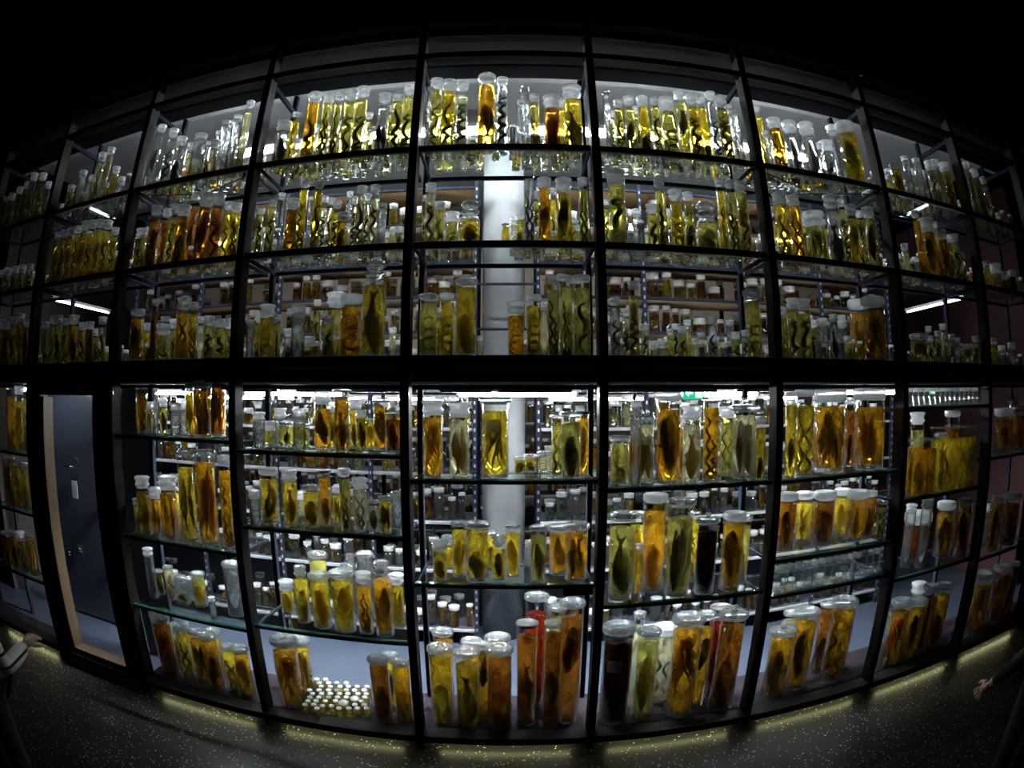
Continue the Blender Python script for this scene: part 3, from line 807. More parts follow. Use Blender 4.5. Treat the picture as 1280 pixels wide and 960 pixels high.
# ---- lower storey: top-of-lid x, y, foot y (or depth), width, liquid, specimen, lid
LOW = {
 (-1, 0): "541 500 600 25 O t w; 574 503 602 25 P f w; 619 487 600 34 Y t k L; 650 570 .40 14 Y m d; 663 568 .38 16 Y m d; 681 564 .36 18 P n d; 697 519 597 16 G e d; 714 515 600 25 G m d; 735 514 598 17 O d x; 528 560 .45 13 C n w",
 (-1, 1): "549 675 730 18 Y m w; 559 668 .36 17 Y f b; 573 652 731 18 Y f d; 596 652 731 29 Y m d; 613 665 .36 16 Y m d; 623 668 728 18 Y d b; 641 655 728 18 Y f d; 673 657 730 20 G d d; 700 656 731 27 O d d; 729 653 731 29 O d d; 716 655 .40 20 O m d; 660 675 .42 10 C n b",
 (-1, 2): "553 787 .36 25 O m d; 549 807 908 29 Y m d; 583 812 914 30 Y d d; 589 799 .36 24 O m d; 604 803 .30 22 O d d; 622 794 .42 30 Y m d; 624 808 914 32 B m d; 659 777 909 26 B d x; 671 742 880 28 R m d; 692 777 908 28 B d d; 697 757 .42 28 G m d; 719 750 906 30 B d d; 745 800 .2 12 C n d",
 (0, 0): "775 545 606 24 G e d; 788 548 605 20 O t d; 807 520 606 22 P f d L; 836 490 607 31 O d t; 865 507 604 23 P f w; 889 497 603 20 O e d; 909 508 598 18 G e w; 937 497 599 31 P f k L; 957 520 .40 14 Y m w; 850 520 .42 15 O m w; 922 530 .42 12 Y d w; 795 500 .45 14 C n w",
 (0, 1): "779 640 755 33 G d d; 798 640 .36 20 Y f d; 820 617 752 30 O m t; 852 623 748 33 G d d; 868 640 .38 14 Y e d; 886 640 745 26 K n k; 919 640 743 27 O d t; 943 643 738 24 G m d; 800 680 .2 10 Y n w",
 (0, 2): "775 780 908 39 K n d L; 800 765 .34 14 P n o; 812 786 903 28 G f d; 833 782 878 30 P e t; 862 769 900 38 O t d; 885 765 .32 22 O d d; 902 757 893 25 R d x; 926 755 889 32 B m k; 950 770 .3 20 B d d",
 (1, 0): "989 490 598 14 Y d t; 1006 487 596 23 Y e t; 1037 487 592 40 O b t; 1087 485 588 38 O b t; 1112 515 .36 13 Y d d; 1063 500 .36 22 B d t",
 (1, 1): "985 616 690 25 B d t; 1007 615 687 22 Y e t; 1032 614 683 27 B m t; 1054 611 681 20 Y f t; 1073 613 677 26 O f t; 1094 613 672 16 B m t; 1108 625 .34 12 G e d",
 (1, 3): "981 777 873 30 O m k; 989 764 .36 22 P n d; 1010 761 866 30 O d d; 1036 752 857 24 B d d; 1057 748 855 30 O e d; 1082 744 838 25 G e x; 1068 755 .34 16 B d d; 1098 752 .25 16 K n d",
 (-2, 0): "403 489 563 21 O d w; 427 480 565 19 O d k; 336 526 559 16 G n w; 358 524 560 21 G d d; 378 527 561 18 G t d; 350 510 .40 15 C n w; 374 511 .42 16 C n w; 444 499 558 16 Y m w; 451 512 .32 13 Y d w; 463 522 562 14 Y t d; 477 497 564 21 O d d; 494 513 567 20 B m d; 322 515 .44 15 C n w; 415 505 .36 14 Y f w",
 (-2, 1): "335 585 655 23 Y d t; 361 587 658 19 Y f w; 388 606 660 20 Y m d; 405 587 660 15 O m x; 420 608 .32 11 Y d w; 430 585 665 14 G e w; 449 597 664 18 P e w; 466 625 667 14 P d d; 481 620 668 16 Y d d; 496 614 .34 15 C n d; 314 612 .34 14 C n w; 376 615 .42 12 P n w",
 (-2, 2): "357 725 769 18 Y f w; 374 706 780 18 Y m b; 398 716 787 25 Y m d; 396 690 .44 22 G n d; 426 713 793 29 Y f d; 433 704 .32 18 C n b; 453 715 795 19 O e w; 455 690 .44 20 C n d; 476 700 797 24 O d b; 495 717 786 18 Y f w; 437 692 .46 13 C n b; 484 720 .3 12 B d d",
 (-2, 3): "345 795 885 32 O t d; 371 797 848 28 Y b d; 472 821 904 25 B m d; 487 817 .34 20 Y d d; 500 825 906 22 O m d",
 (-3, 0): "169 481 540 14 O e d; 186 502 542 11 G t w; 195 485 .30 6 C n w; 204 500 543 10 G d w; 219 504 .26 13 C n w; 230 503 .34 11 C n w; 241 471 .34 19 Y f w; 253 476 548 23 O b t; 271 462 550 23 B d t",
 (-3, 1): "165 622 668 11 G f w; 177 595 670 17 Y f w; 193 609 672 16 O d w; 208 594 673 21 O d w; 231 564 677 21 Y d d; 255 562 682 26 O b d; 280 569 684 16 O e w; 218 610 .34 10 Y m d",
 (-3, 2): "180 684 748 12 C n w; 197 712 748 11 G d d; 209 707 751 12 P e d; 218 713 .26 8 C n w; 225 719 757 19 P d b; 246 715 760 17 G m d; 264 746 .10 8 C n w; 287 702 772 20 C n d; 236 722 .36 12 C n d",
 (-3, 3): "190 762 844 23 B t o; 211 779 847 17 P e d; 224 783 850 15 Y e d; 231 777 .36 11 Y n b; 243 787 856 18 O d d; 259 792 863 21 O m d; 265 787 .26 17 Y f d; 283 806 868 16 Y e d; 299 808 873 20 O d d",
 (2, 1): "1177 541 .36 16 G e d; 1147 515 .42 17 G m w; 1195 513 .44 18 B m t; 1215 515 .42 12 C n d; 1138 560 .2 12 C n d",
 (2, 2): "1149 640 700 32 B m t; 1184 627 697 22 O d t; 1197 632 .24 11 B d d; 1211 622 690 17 O d d; 1160 623 .36 14 C n w; 1140 630 .36 13 C n w",
 (2, 3): "1129 749 838 24 O t d; 1150 748 833 21 O d d; 1166 731 825 20 B d d; 1150 728 .34 20 C n w; 1182 729 818 18 O m d; 1199 718 813 18 Y d d; 1118 765 .2 12 Y f d",
 (3, 0): "1255 510 574 22 O m t; 1275 507 570 18 O b d; 1266 500 .36 12 C n d",
 (3, 1): "1247 620 690 16 O d d; 1266 616 686 20 B m d; 1235 630 .3 10 C n w",
 (3, 2): "1232 715 792 22 O t o; 1256 706 780 22 B m d; 1275 700 770 18 B d d",
 (-5, 0): "15 484 .12 13 O m d; 24 482 .12 11 Y t w; 32 488 .12 8 G e d",
 (-5, 1): "9 570 .12 12 B d d; 19 573 .12 12 Y e d; 29 578 .12 10 Y m d",
 (-5, 2): "5 664 .12 10 B d d; 14 664 .12 10 O d d; 24 664 .12 11 Y e w; 36 668 .12 11 Y f d",
}
LSN = ['fourth shelf', 'fifth shelf', 'sixth shelf', 'seventh shelf']
def tank(k, z, pxa, pxb, pty, lq, sps, label):
    a = at_y(pxa, pty + 30, .062); b = at_y(pxb, pty + 30, .062)
    zt = at_y((pxa + pxb) / 2, pty, .07).z
    hw = (b.x - a.x) / 2; D = .19; H = zt - z
    e = empty('specimen_tank', ((a.x + b.x) / 2, .062 + D / 2, z + .0005), label, 'tank', 'rectangular specimen tanks')
    m = MB(); m.bbox((-hw, -D / 2, 0), (hw, D / 2, H - .012), .004); m.build('glass_body', M['jar'], e)
    m = MB(); m.bbox((-hw - .006, -D / 2 - .004, H - .012), (hw + .006, D / 2 + .004, H), .003); m.build('lid', M['lid_clear'], e)
    m = MB(); m.bbox((-hw + .006, -D / 2 + .006, .008), (hw - .006, D / 2 - .006, H * .82), .004); m.build('liquid', M['liq' + lq], e)
    for i, sp in enumerate(sps):
        kk = min(hw / len(sps), D / 2) * .8
        me, A = spec_mesh(sp, random.Random(i + 5), H * .72 / kk)
        link('specimen', me, e, (-hw + (2 * i + 1) * hw / len(sps), 0, .02), (kk, kk, H * .72 / A))
    for q in range(8):
        placed.setdefault(('L', k, 1), []).append((a.x + (b.x - a.x) * (q + .5) / 8, .062 + D / 2, D / 2 / 1.12))
tank(2, 1.51, 1181, 1221, 533, 'Y', 'et', 'wide rectangular glass tank with yellow liquid and strands, fifth shelf of eighth bay')
tank(2, 1.51, 1141, 1171, 549, 'O', 'm', 'small rectangular glass tank with amber liquid and lumpy organ, fifth shelf of eighth bay')
for (k, i), t in LOW.items():
    zs = LOWZ[k] + (Z_SILL,)
    last = i >= len(LOWZ[k])
    run(('L', k, i), k, zs[min(i, len(zs) - 1)], t, 'specimen_jar', 'base shelf' if last else LSN[i], False)

# ---- upper storey: top of stopper x, y, -, width, ...
UP = {
 (-2, 1): "356 153 - 17 C d w; 371 142 - 12 Y e d; 395 117 - 15 O s w; 412 119 - 13 G e w; 425 118 - 10 G e w; 440 114 - 15 G s w; 455 110 - 15 G s w; 482 118 - 15 C d w; 499 117 - 14 G s w; 512 108 - 14 G s w; 398 157 .3 10 P n w; 427 153 .3 9 C n w; 465 160 .2 11 P m d; 490 133 .3 9 G s w; 462 142 .3 9 G n w; 345 152 .4 8 C n w",
 (-1, 1): "543 100 - 15 G s w; 562 102 - 17 Y s w; 579 104 - 14 P s w; 609 95 - 21 O d t; 628 98 - 13 C s w; 621 121 .26 10 G r w; 656 110 .3 10 C n o; 668 119 - 12 G e w; 651 126 .2 8 C n w; 689 121 - 20 B m w; 703 125 .24 12 Y m w; 716 109 - 22 Y d w; 731 120 .26 10 Y e w; 532 110 .2 8 C n w; 570 122 .3 9 P s w; 553 121 .3 8 G n w",
 (0, 1): "757 115 .2 9 C n o; 772 126 - 11 G s w; 785 122 - 13 G d w; 802 122 - 14 Y m w; 817 123 - 11 G s w; 832 124 - 19 G r w; 848 115 - 13 G d w; 863 119 - 14 Y s w; 874 120 - 12 Y m w; 887 116 - 12 C s w; 899 122 - 15 G s w; 918 134 .2 10 C n w; 926 140 .3 9 C n w; 796 134 .3 11 G d w; 856 136 .3 9 Y e w; 764 140 .3 9 G s w; 825 140 .3 9 C s w",
 (1, 1): "945 133 .3 9 Y e w; 966 149 - 16 O e w; 985 153 - 17 C d w; 1006 155 - 18 C d w; 1031 178 .2 17 C s w; 1039 158 .35 14 C n w; 1055 155 - 23 Y d t; 1069 158 - 15 O e w; 1022 180 .15 9 C m w; 956 165 .2 9 C n w",
 (-3, 1): "203 157 - 10 C d w; 218 162 - 11 C s w; 228 172 - 12 C m w; 252 168 - 15 C n w; 270 176 - 11 P n w; 283 152 - 10 C n w; 298 145 - 10 C n w; 314 127 - 10 P n w; 262 178 .3 9 C n w; 290 152 .3 8 C n w; 240 180 .2 10 P n w; 195 180 .2 9 G e w; 306 165 .3 9 C n w; 275 165 .4 9 C n w",
 (-4, 1): "105 214 - 9 C n w; 116 220 - 8 P n w; 129 192 - 10 P e w; 140 185 - 9 P n w; 146 209 - 9 Y n w; 90 232 - 9 P s w; 98 228 .3 8 P n w; 153 222 .3 9 C n w; 122 226 .3 8 C n w",
 (-5, 1): "26 234 - 8 P e w; 35 228 - 8 P s w; 44 217 - 9 P n w; 55 217 - 9 G n w; 62 228 .2 8 P n w; 16 242 - 8 G s w; 8 246 - 8 G n w",
 (2, 1): "1118 206 - 14 Y m d; 1130 196 - 9 C n w; 1144 199 - 9 C n w; 1161 202 - 12 P s w; 1173 202 - 10 P n w; 1184 206 - 12 Y e w; 1109 212 .2 8 C n w; 1152 214 .3 8 C n w; 1139 212 .3 8 P n w",
 (3, 1): "1207 203 - 8 P e w; 1217 212 - 10 G s w; 1228 222 - 8 P n w",
 (-2, 2): "326 261 - 9 G s w; 342 248 - 11 G s w; 353 242 .3 9 C n w; 367 249 - 15 O r w; 382 225 - 12 Y e w; 400 227 - 11 Y s w; 391 247 .3 9 C n w; 406 246 .24 9 P s w; 415 248 .2 10 P s w; 422 252 - 11 Y s w; 429 266 - 13 Y m w; 438 240 .3 8 C e w; 445 248 .2 9 P s w; 453 233 - 12 P s w; 460 243 .2 10 P s w; 470 232 - 12 P s w; 479 255 .2 10 C n w; 499 284 - 10 P m w; 334 285 .2 10 C n w",
 (-1, 2): "539 230 - 13 P s w; 550 253 - 13 G s w; 566 266 - 17 G r w; 588 252 - 25 Y m b; 632 280 - 9 Y n d; 650 267 .2 10 G m w; 661 208 - 13 C e o; 680 223 - 16 O d w; 690 236 .26 10 Y s w; 704 224 - 19 Y d w; 729 223 - 12 G e w; 524 245 - 9 G s w; 557 272 .3 9 C n w; 670 240 .3 10 G s w; 741 255 .2 8 G s w; 641 272 .35 8 P n w",
 (0, 2): "769 214 - 22 G s w; 815 256 .2 16 G s w; 823 224 - 13 G e w; 843 238 - 16 Y r w; 859 241 - 13 G d w; 881 253 - 27 G m b; 898 224 - 11 Y e w; 911 226 - 12 G e w; 924 228 - 14 G s w; 937 242 - 12 B e w; 945 267 - 13 Y m w; 833 262 .3 11 G s w; 780 262 .35 10 C n w; 795 262 .3 12 C n w; 757 250 .3 8 G s w",
 (1, 2): "973 242 - 17 Y e w; 990 245 - 16 O e w; 1016 266 - 25 G t w; 1037 245 - 18 C d w; 1050 250 .24 9 G s w; 1062 257 - 13 Y t w; 1073 264 - 9 G s w; 1084 260 - 14 G d w; 1096 263 - 11 C d w; 1003 272 .2 10 G t w; 1027 275 .3 9 Y s w; 963 265 .3 8 Y d w",
 (-3, 2): "174 287 - 14 G s w; 197 258 - 13 B e w; 210 262 - 11 B e w; 220 256 - 12 G s w; 231 257 - 16 O m w; 246 241 - 11 B d w; 260 243 - 18 B d w; 275 243 - 15 B s w; 287 253 - 11 Y s w; 297 255 - 12 Y e w; 185 285 .2 10 G s w; 240 262 .3 9 O e w; 268 262 .3 9 B e w; 205 280 .3 9 G s w",
 (-4, 2): "74 291 - 9 Y s w; 82 288 - 9 G s w; 90 286 - 9 Y s w; 99 283 - 9 Y e w; 108 277 - 11 O d w; 117 276 - 10 Y s w; 126 275 - 10 Y e w; 136 276 - 11 Y s w; 145 285 - 9 Y s w; 112 290 .3 8 B e w; 131 290 .3 8 Y s w; 95 295 .3 8 Y s w",
 (-5, 2): "10 335 - 9 P s w; 20 333 - 9 G s w; 29 331 - 9 P s w; 38 330 - 9 G s w; 4 338 - 8 Y s w; 33 340 .3 8 P s w",
 (2, 2): "1143 264 - 9 O n w; 1156 274 - 18 O d w; 1166 278 - 9 Y e w; 1176 288 - 12 O e w; 1184 294 - 9 Y s w; 1192 293 - 10 P s w; 1200 316 - 10 P s w; 1130 305 - 9 P n w; 1150 292 .3 9 B e w; 1170 300 .3 9 O s w; 1122 318 .2 8 C n w",
 (3, 2): "1232 327 - 8 Y n w; 1243 330 - 14 P t w; 1253 340 - 11 O m w; 1264 338 - 9 B e w",
 (-2, 3): "319 390 - 17 Y m w; 335 381 - 18 Y r w; 347 394 - 9 G e w; 374 382 - 17 C n w; 361 411 - 12 C m w; 386 421 - 16 P m w; 397 375 .3 9 G s w; 398 400 .2 9 C s w; 411 395 - 13 G s w; 421 366 .36 23 Y r w; 421 378 .28 10 P n w; 440 369 - 27 O r t; 423 414 - 12 Y m w; 470 325 - 30 Y d b; 491 410 .3 9 P n w; 371 410 .3 9 P m w; 410 420 .1 8 P n w; 312 400 .3 9 C n w",
 (-1, 3): "536 368 - 22 G r d; 559 367 - 18 Y r t; 583 349 - 26 Y m d; 567 377 .3 9 P n w; 645 377 - 20 O r w; 667 369 - 18 Y r t; 691 345 - 14 G e w; 707 345 - 17 G e t; 735 345 - 21 G s t; 722 378 .3 9 P n w; 680 378 .3 9 P n w; 714 385 .2 9 Y e w; 600 420 .1 8 P n w; 524 400 .1 9 C s w; 549 390 .3 9 Y s w",
 (0, 3): "768 372 - 13 C s w; 783 386 - 12 P s w; 791 352 - 13 G s w; 806 405 - 10 P s w; 818 430 - 9 C n w; 828 427 - 11 C n w; 838 411 - 9 G n w; 844 405 .2 9 C s w; 853 408 - 12 G s w; 859 400 .24 9 G n w; 869 423 - 9 P n w; 890 396 - 11 C s w; 912 400 .24 9 C n w; 919 415 - 11 G s w; 931 413 - 9 P s w; 943 364 - 20 G r o; 906 428 - 9 C n w; 776 425 .1 8 P n w; 800 432 .1 8 P n w; 930 435 .05 10 G s w; 952 420 .1 9 G s w",
 (1, 3): "990 373 - 15 G s w; 1004 374 - 16 G s w; 979 386 - 9 G e w; 1016 400 .2 12 G s w; 1028 398 .3 12 C n w; 1041 393 - 11 C d w; 1078 376 - 25 O e t; 1101 373 - 27 O t t; 1052 400 .3 12 C n w; 1060 420 .1 10 G s w; 1022 425 .1 9 C n w",
 (-3, 3): "159 390 - 9 G n w; 173 387 - 17 O d t; 195 374 - 9 B e w; 205 405 - 17 G r w; 218 399 - 12 G e w; 231 372 - 17 O e w; 243 378 - 11 Y e w; 262 395 - 13 G s w; 277 402 - 17 G s t; 252 396 .3 9 P n w; 286 404 - 8 G s w; 185 405 .3 10 Y s w; 224 415 .1 9 P n w",
 (-4, 3): "57 402 - 9 G s w; 65 396 - 9 G s w; 74 394 - 10 G s w; 83 398 - 9 G s w; 93 394 - 12 O d w; 104 403 - 10 Y s w; 113 402 - 10 B e w; 121 411 - 9 G s w; 129 396 - 10 P s w; 88 410 .2 8 Y s w; 108 415 .2 9 G s w; 70 412 .2 8 B e w",
 (-5, 3): "9 402 - 9 B s w; 18 396 - 9 Y s w; 27 392 - 9 Y e w; 34 400 - 8 B s w; 3 400 - 9 G s w",
 (2, 3): "1148 417 - 21 G t d; 1163 420 - 8 P s w; 1172 414 - 8 G s w; 1181 416 - 8 P s w; 1189 418 - 8 P s w; 1206 430 - 16 P t d; 1196 422 - 8 C n w; 1219 420 - 9 G s w; 1160 408 .3 8 C n w; 1178 405 .3 8 P n w",
 (3, 3): "1242 423 - 8 Y n w; 1252 432 - 9 C n w; 1264 428 - 9 P n w",
}
USN = {1: 'top shelf', 2: 'second shelf', 3: 'third shelf'}
UZ = {1: Z_U[1], 2: Z_U[2], 3: 2.449}
for (k, i), t in UP.items():
    run(('U', k, i), k, UZ[i], t, 'specimen_tube', USN[i], True)

# ---- packed rear rows of the upper shelves: too many to count
def mini_jar(m, x, y, z, r, h, lq, seg=10, sp=None, lid='w'):
    """mats: 0 glass 1 lid 2.. liquids, then flesh"""
    lh = .9 * r
    b = len(m.v)
    if lq is None:
        m.lathe([(r * .9, 0), (r, .1 * r), (r, h - lh), (r * .84, h - lh), (r * .84, .4 * r), (r * .1, .3 * r)], seg, (x, y, z), len(STUFFMATS) - 1)
    else:
        m.lathe([(r * .9, 0), (r, .1 * r), (r, h - lh)], seg, (x, y, z), 0, True, False)
        m.lathe([(r * .86, .02 * r), (r * .93, .08 * r), (r * .93, .24 * r), (r * .4, .3 * r)], seg, (x, y, z), len(STUFFMATS) - 1)
    m.lathe([(r * .85, h - lh - .05 * r), (r * 1.08, h - lh * .8), (r * .95, h - lh * .5), (r * 1.12, h - lh * .1), (r * .9, h)], seg, (x, y, z), 1)
    if lq is not None:
        m.lathe([(r * .8, .33 * r), (r * .93, .36 * r), (r * .93, (h - lh) * .86)], seg, (x, y, z), 2 + lq)
        if sp is not None:
            s = r * .8; hh = (h - lh) * .78
            f, A = spec_src(sp, hh / s)
            m.add([(x + s * a, y + s * b2, z + .36 * r + (hh - .2 * r) / A * max(c, 0)) for a, b2, c in f.v], f.f, 2 + len(LQ) + (0 if R.random() < .6 else 1), True)
LQ = ['Y', 'G', 'O', 'P', 'C', 'B']
_src = {}
def spec_src(sp, A):
    bk = min(range(len(BUCK)), key=lambda i: abs(math.log(BUCK[i] / A)))
    if (sp, bk) not in _src: _src[(sp, bk)] = GEN[sp](BUCK[bk], random.Random(ord(sp) * 17))
    return _src[(sp, bk)], BUCK[bk]
STUFFMATS = [M['jar'], M['lid']] + [M['liq' + q] for q in LQ] + [M['dark_flesh'], M['brown_flesh'], M['jar_solid']]
m = MB()
for (k, i) in UP:
    cell = ('U', k, i)
    x0, x1 = post_x(k) + .06, post_x(k + 1) - .06
    tries = 0; n_f = 0
    want = 40 if i == 1 else (36 if i == 2 else 22)
    while tries < 700 and n_f < want:
        tries += 1
        r = R.uniform(.018, .032)
        x, y = R.uniform(x0 + r, x1 - r), R.uniform(.16, DEP - .1)
        if k == -1 and i in (2, 3) and -0.33 < x / (y + 3) * 3 < 0.02: continue       # the column stays in view here
        if not clear(cell, x, y, r): continue
        if k == -1 and i == 1 and -0.2 < x < -0.02: continue
        placed[cell].append((x, y, r))
        h = R.uniform(.10, .22) if i < 3 else R.uniform(.08, .16)
        mini_jar(m, x, y, UZ[i] + .0005, r, h, R.choice((0, 1, None, 3, 3, None, None) if abs(k + 1) < 2 else (0, 1, None, 2, 3, 5, None)), 9, R.choice(('s', None, None, 'm')))
        n_f += 1
o = m.build('packed_specimen_tubes', STUFFMATS)
o['kind'] = 'stuff'; tag(o, 'countless small specimen tubes packed behind the front ones on the upper shelves', 'jars')

# ------------------------------------------------------------------ inner racks
def rack(x0, x1, y0, y1, zs, zt, zb, label):
    e = empty('storage_rack', ((x0 + x1) / 2, y0, zb), label, 'rack', 'storage racks behind the walkway')
    def L(m, nm, mat): return m.build(nm, mat, e, (-(x0 + x1) / 2, -y0, -zb))
    nx = max(2, int(round((x1 - x0) / 1.0)) + 1)
    for i in range(nx):
        x = x0 + (x1 - x0) * i / (nx - 1)
        for y in (y0, y1 - .035):
            m = MB(); m.bbox((x - .018, y, zb), (x + .018, y + .035, zt), .003)
            if y == y0:
                z = zb + .08
                while z < zt - .05:
                    m.box((x - .007, y - .0012, z), (x + .007, y + .002, z + .028), 1); z += .075
            L(m, 'upright', [M['inner_steel'], M['rack_edge']])
    for z in zs:
        m = MB(); m.bbox((x0 + .02, y0 + .037, z - .02), (x1 - .02, y1 - .04, z), .002); L(m, 'board', M['ply'] if zb > 1 else M['slab'])
        m = MB(); m.bbox((x0 + .02, y0 + .012, z - .022), (x1 - .02, y0 + .036, z + .004), .002); L(m, 'front_edge', M['rack_edge'] if zb < 1 else M['inner_steel'])
    return e
RACKS = [(-3.9, -0.31, 1.72, 2.25, (.16, .74, 1.18, 1.60, 1.98), 2.30, 0.0, 'steel rack of jars left of the column, lower storey'),
         (0.22, 3.9, 1.72, 2.25, (.16, .74, 1.18, 1.60, 1.98), 2.30, 0.0, 'steel rack of jars right of the column, lower storey'),
         (-3.9, -0.31, 1.72, 2.25, (2.46, 2.80, 3.10, 3.40, 3.75, 4.10), 4.15, 2.402, 'steel rack with plywood boards left of the column, upper storey'),
         (0.22, 3.9, 1.72, 2.25, (2.46, 2.80, 3.10, 3.40, 3.75, 4.10), 4.15, 2.402, 'steel rack with plywood boards right of the column, upper storey'),
         (-3.9, 3.9, 3.9, 4.4, (.16, .6, 1.05, 1.5, 1.95), 2.30, 0.0, 'rear steel rack of jars against the back, lower storey')]
m = MB()
for (x0, x1, y0, y1, zs, zt, zb, lab) in RACKS:
    rack(x0, x1, y0, y1, zs, zt, zb, lab)
    nx = max(2, int(round((x1 - x0) / 1.0)) + 1)
    ups = [x0 + (x1 - x0) * i / (nx - 1) for i in range(nx)]
    for j, z in enumerate(zs):
        top = zs[j + 1] - .03 if j + 1 < len(zs) else zt
        for row in range(2 if y0 < 3 else 1):
            x = x0 + .07
            while x < x1 - .07 and z < 4.0:
                r = R.uniform(.028, .055) if zb < 1 else R.uniform(.03, .06)
                if R.random() < (.08 if z < 3.7 else .55):
                    x += R.uniform(.05, .15); continue
                if any(abs(x + r - u) < r * 1.15 + .03 for u in ups):
                    x += .03; continue
                y = y0 + .11 + row * .22 + R.uniform(-.01, .03)
                h = min(R.uniform(.13, .30), (top - z) * .9)
                lq = R.choice((0, 1, 3, 3, 4, None, None, 2)) if zb < 1 else R.choice((0, 2, 5, 5, 1))
                mini_jar(m, x + r, y, z + .001, r, h, lq, 10, R.choice(('m', None, None)))
                x += 2.3 * r + R.uniform(.004, .02)
o = m.build('racked_specimen_jars', STUFFMATS)
o['kind'] = 'stuff'; tag(o, 'countless specimen jars standing on the inner storage racks', 'jars')
# guard rails across the column gap
for z in (2.80, 3.18):
    m = MB(); m.tube([(-.30, 1.66, z), (.21, 1.66, z)], .012, 8)
    struct(m.build('trim_%d' % n, M['inner_steel']), 'steel guard rail before the column, %s one' % ('lower' if z < 3 else 'upper'), 'rail'); n += 1

# ------------------------------------------------------------------ vial cluster and vial trays
def vial_mesh(r, h, seg=10):
    m = MB()
    m.lathe([(r * .9, 0), (r, .1 * r), (r, h - 1.3 * r), (r * .7, h - .95 * r), (r * .7, h - .7 * r)], seg, mat=0, cap1=False)
    m.lathe([(r * .6, h - .75 * r), (r * .95, h - .6 * r), (r, h - .2 * r), (r * .8, h)], seg, mat=1)
    m.lathe([(r * .85, .1 * r), (r * .92, .2 * r), (r * .92, (h - 1.4 * r) * .8)], seg, mat=2)
    return m
vm = vial_mesh(.020, .080).mesh('glass_vial', [M['jar'], M['lid'], M['liqY']])
vm2 = vial_mesh(.033, .085, 14).mesh('glass_vial', [M['jar'], M['lid'], M['liqY']])
cell = ('L', -2, 3)
cnt = 0
big = [(431, 889, 1), (378, 884, 0), (445, 884, 1), (405, 893, 0), (416, 893, 0)]
cands = [(bx, by) for bx, by, _ in big]
for j in range(12):
    for i in range(15):
        cands.append((381 + i * 5.6 + (j % 2) * 2.8 + R.uniform(-.8, .8), 896 - j * 4.6))
def floor_at(px, py, z):
    d = ray(px, py); t = (z - CAM.z) / d.z
    return CAM + d * t
first = None
for q, (bx, by) in enumerate(cands):
    p = floor_at(bx, by, Z_SILL)
    r = .033 if q < len(big) and big[q][2] else .020
    if p.y < .035 + r or p.y > DEP - .03 - r: continue
    if not clear(cell, p.x, p.y, r * .9, .001): continue
    placed[cell].append((p.x, p.y, r * .9))
    o = link('glass_vial', vm2 if r > .03 else vm, None, (p.x, p.y, Z_SILL + .0005))
    cnt += 1
    lab = 'little yellow glass vial with white stopper in the crowd on base shelf, fourth bay'
    tag(o, lab, 'vial', 'little vials crowded on the base shelf')
COUNT['glass_vial'] = cnt

def tray(k, x0, x1, y0, y1, z, h, label, grp, lab2):
    e = empty('glass_tray', ((x0 + x1) / 2, (y0 + y1) / 2, z), label, 'tray')
    hw, hd = (x1 - x0) / 2, (y1 - y0) / 2
    m = MB(); m.box((-hw, -hd, 0), (hw, hd, .006)); m.build('tray_floor', M['vial'], e)
    for nm, lo, hi in (('tray_side', (-hw, -hd, .006), (hw, -hd + .004, 0.014)), ('tray_side', (-hw, hd - .004, .006), (hw, hd, 0.014)),
                       ('tray_side', (-hw, -hd + .004, .006), (-hw + .004, hd - .004, 0.014)), ('tray_side', (hw - .004, -hd + .004, .006), (hw, hd - .004, 0.014))):
        m = MB(); m.box(lo, hi); m.build(nm, M['vial'], e)
    r = .029
    mm = MB()
    mm.lathe([(r * .9, 0), (r, .1 * r), (r, h * .72), (r * .75, h * .78), (r * .75, h * .8)], 10, mat=0, cap1=False)
    mm.lathe([(r * .7, h * .78), (r * 1.02, h * .82), (r * 1.02, h * .97), (r * .8, h)], 10, mat=1)
    me = mm.mesh('sample_vial', [M['vial'], M['lid']])
    nx = int((x1 - x0 - .012) / (2 * r + .003)); ny = int((y1 - y0 - .012) / (2 * r + .003))
    for j in range(ny):
        for i in range(nx):
            o = link('sample_vial', me, None, (x0 + .006 + (i + .5) * (x1 - x0 - .012) / nx, y0 + .006 + (j + .5) * (y1 - y0 - .012) / ny, z + .0065))
            tag(o, lab2, 'vial', grp)
tray(1, post_x(1) + .05, post_x(2) - .05, 0.06, 0.19, .9905, .165, 'low glass tray of empty vials on the sixth shelf, seventh bay', 'empty vials in the lower tray', 'small empty greenish glass vial in tray on sixth shelf, seventh bay')
tray(2, post_x(2) + .05, post_x(3) - .05, 0.06, 0.19, 2.1405, .125, 'low glass tray of empty vials on the fourth shelf, eighth bay', 'empty vials in the upper tray', 'small empty greenish glass vial in tray on fourth shelf, eighth bay')

# ------------------------------------------------------------------ the door bay
xl, xr = post_x(-4) + .026, post_x(-3) - .026
d0, d1 = -3.535, -2.905
e = bpy.data.objects.new('door_1', None); COL.objects.link(e); e.location = ((d0 + d1) / 2, .0, .0)
struct(e, 'black framed glass door with tan jamb, second bay', 'door')
def dp(nm, lo, hi, mat, b=.003, lab=None):
    m = MB(); m.bbox(lo, hi, b)
    o = m.build(nm, mat, e, (-(d0 + d1) / 2, 0, 0))
    if lab: o['label'] = lab
    return o
dp('frame_side', (xl, 0, .125), (d0 - .045, .10, 2.38), M['steel'])
dp('frame_side', (d1 + .004, 0, .125), (xr, .10, 2.38), M['steel'])
dp('frame_head', (d0 - .044, 0, 2.215), (d1 + .003, .10, 2.38), M['steel'])
dp('jamb', (d0 - .044, .004, .165), (d0 - .002, .13, 2.2), M['tan'], .003, 'tan wooden jamb')
dp('threshold', (d0 - .044, .004, .125), (d1, .13, .164), M['tan'], .003, 'tan wooden threshold')
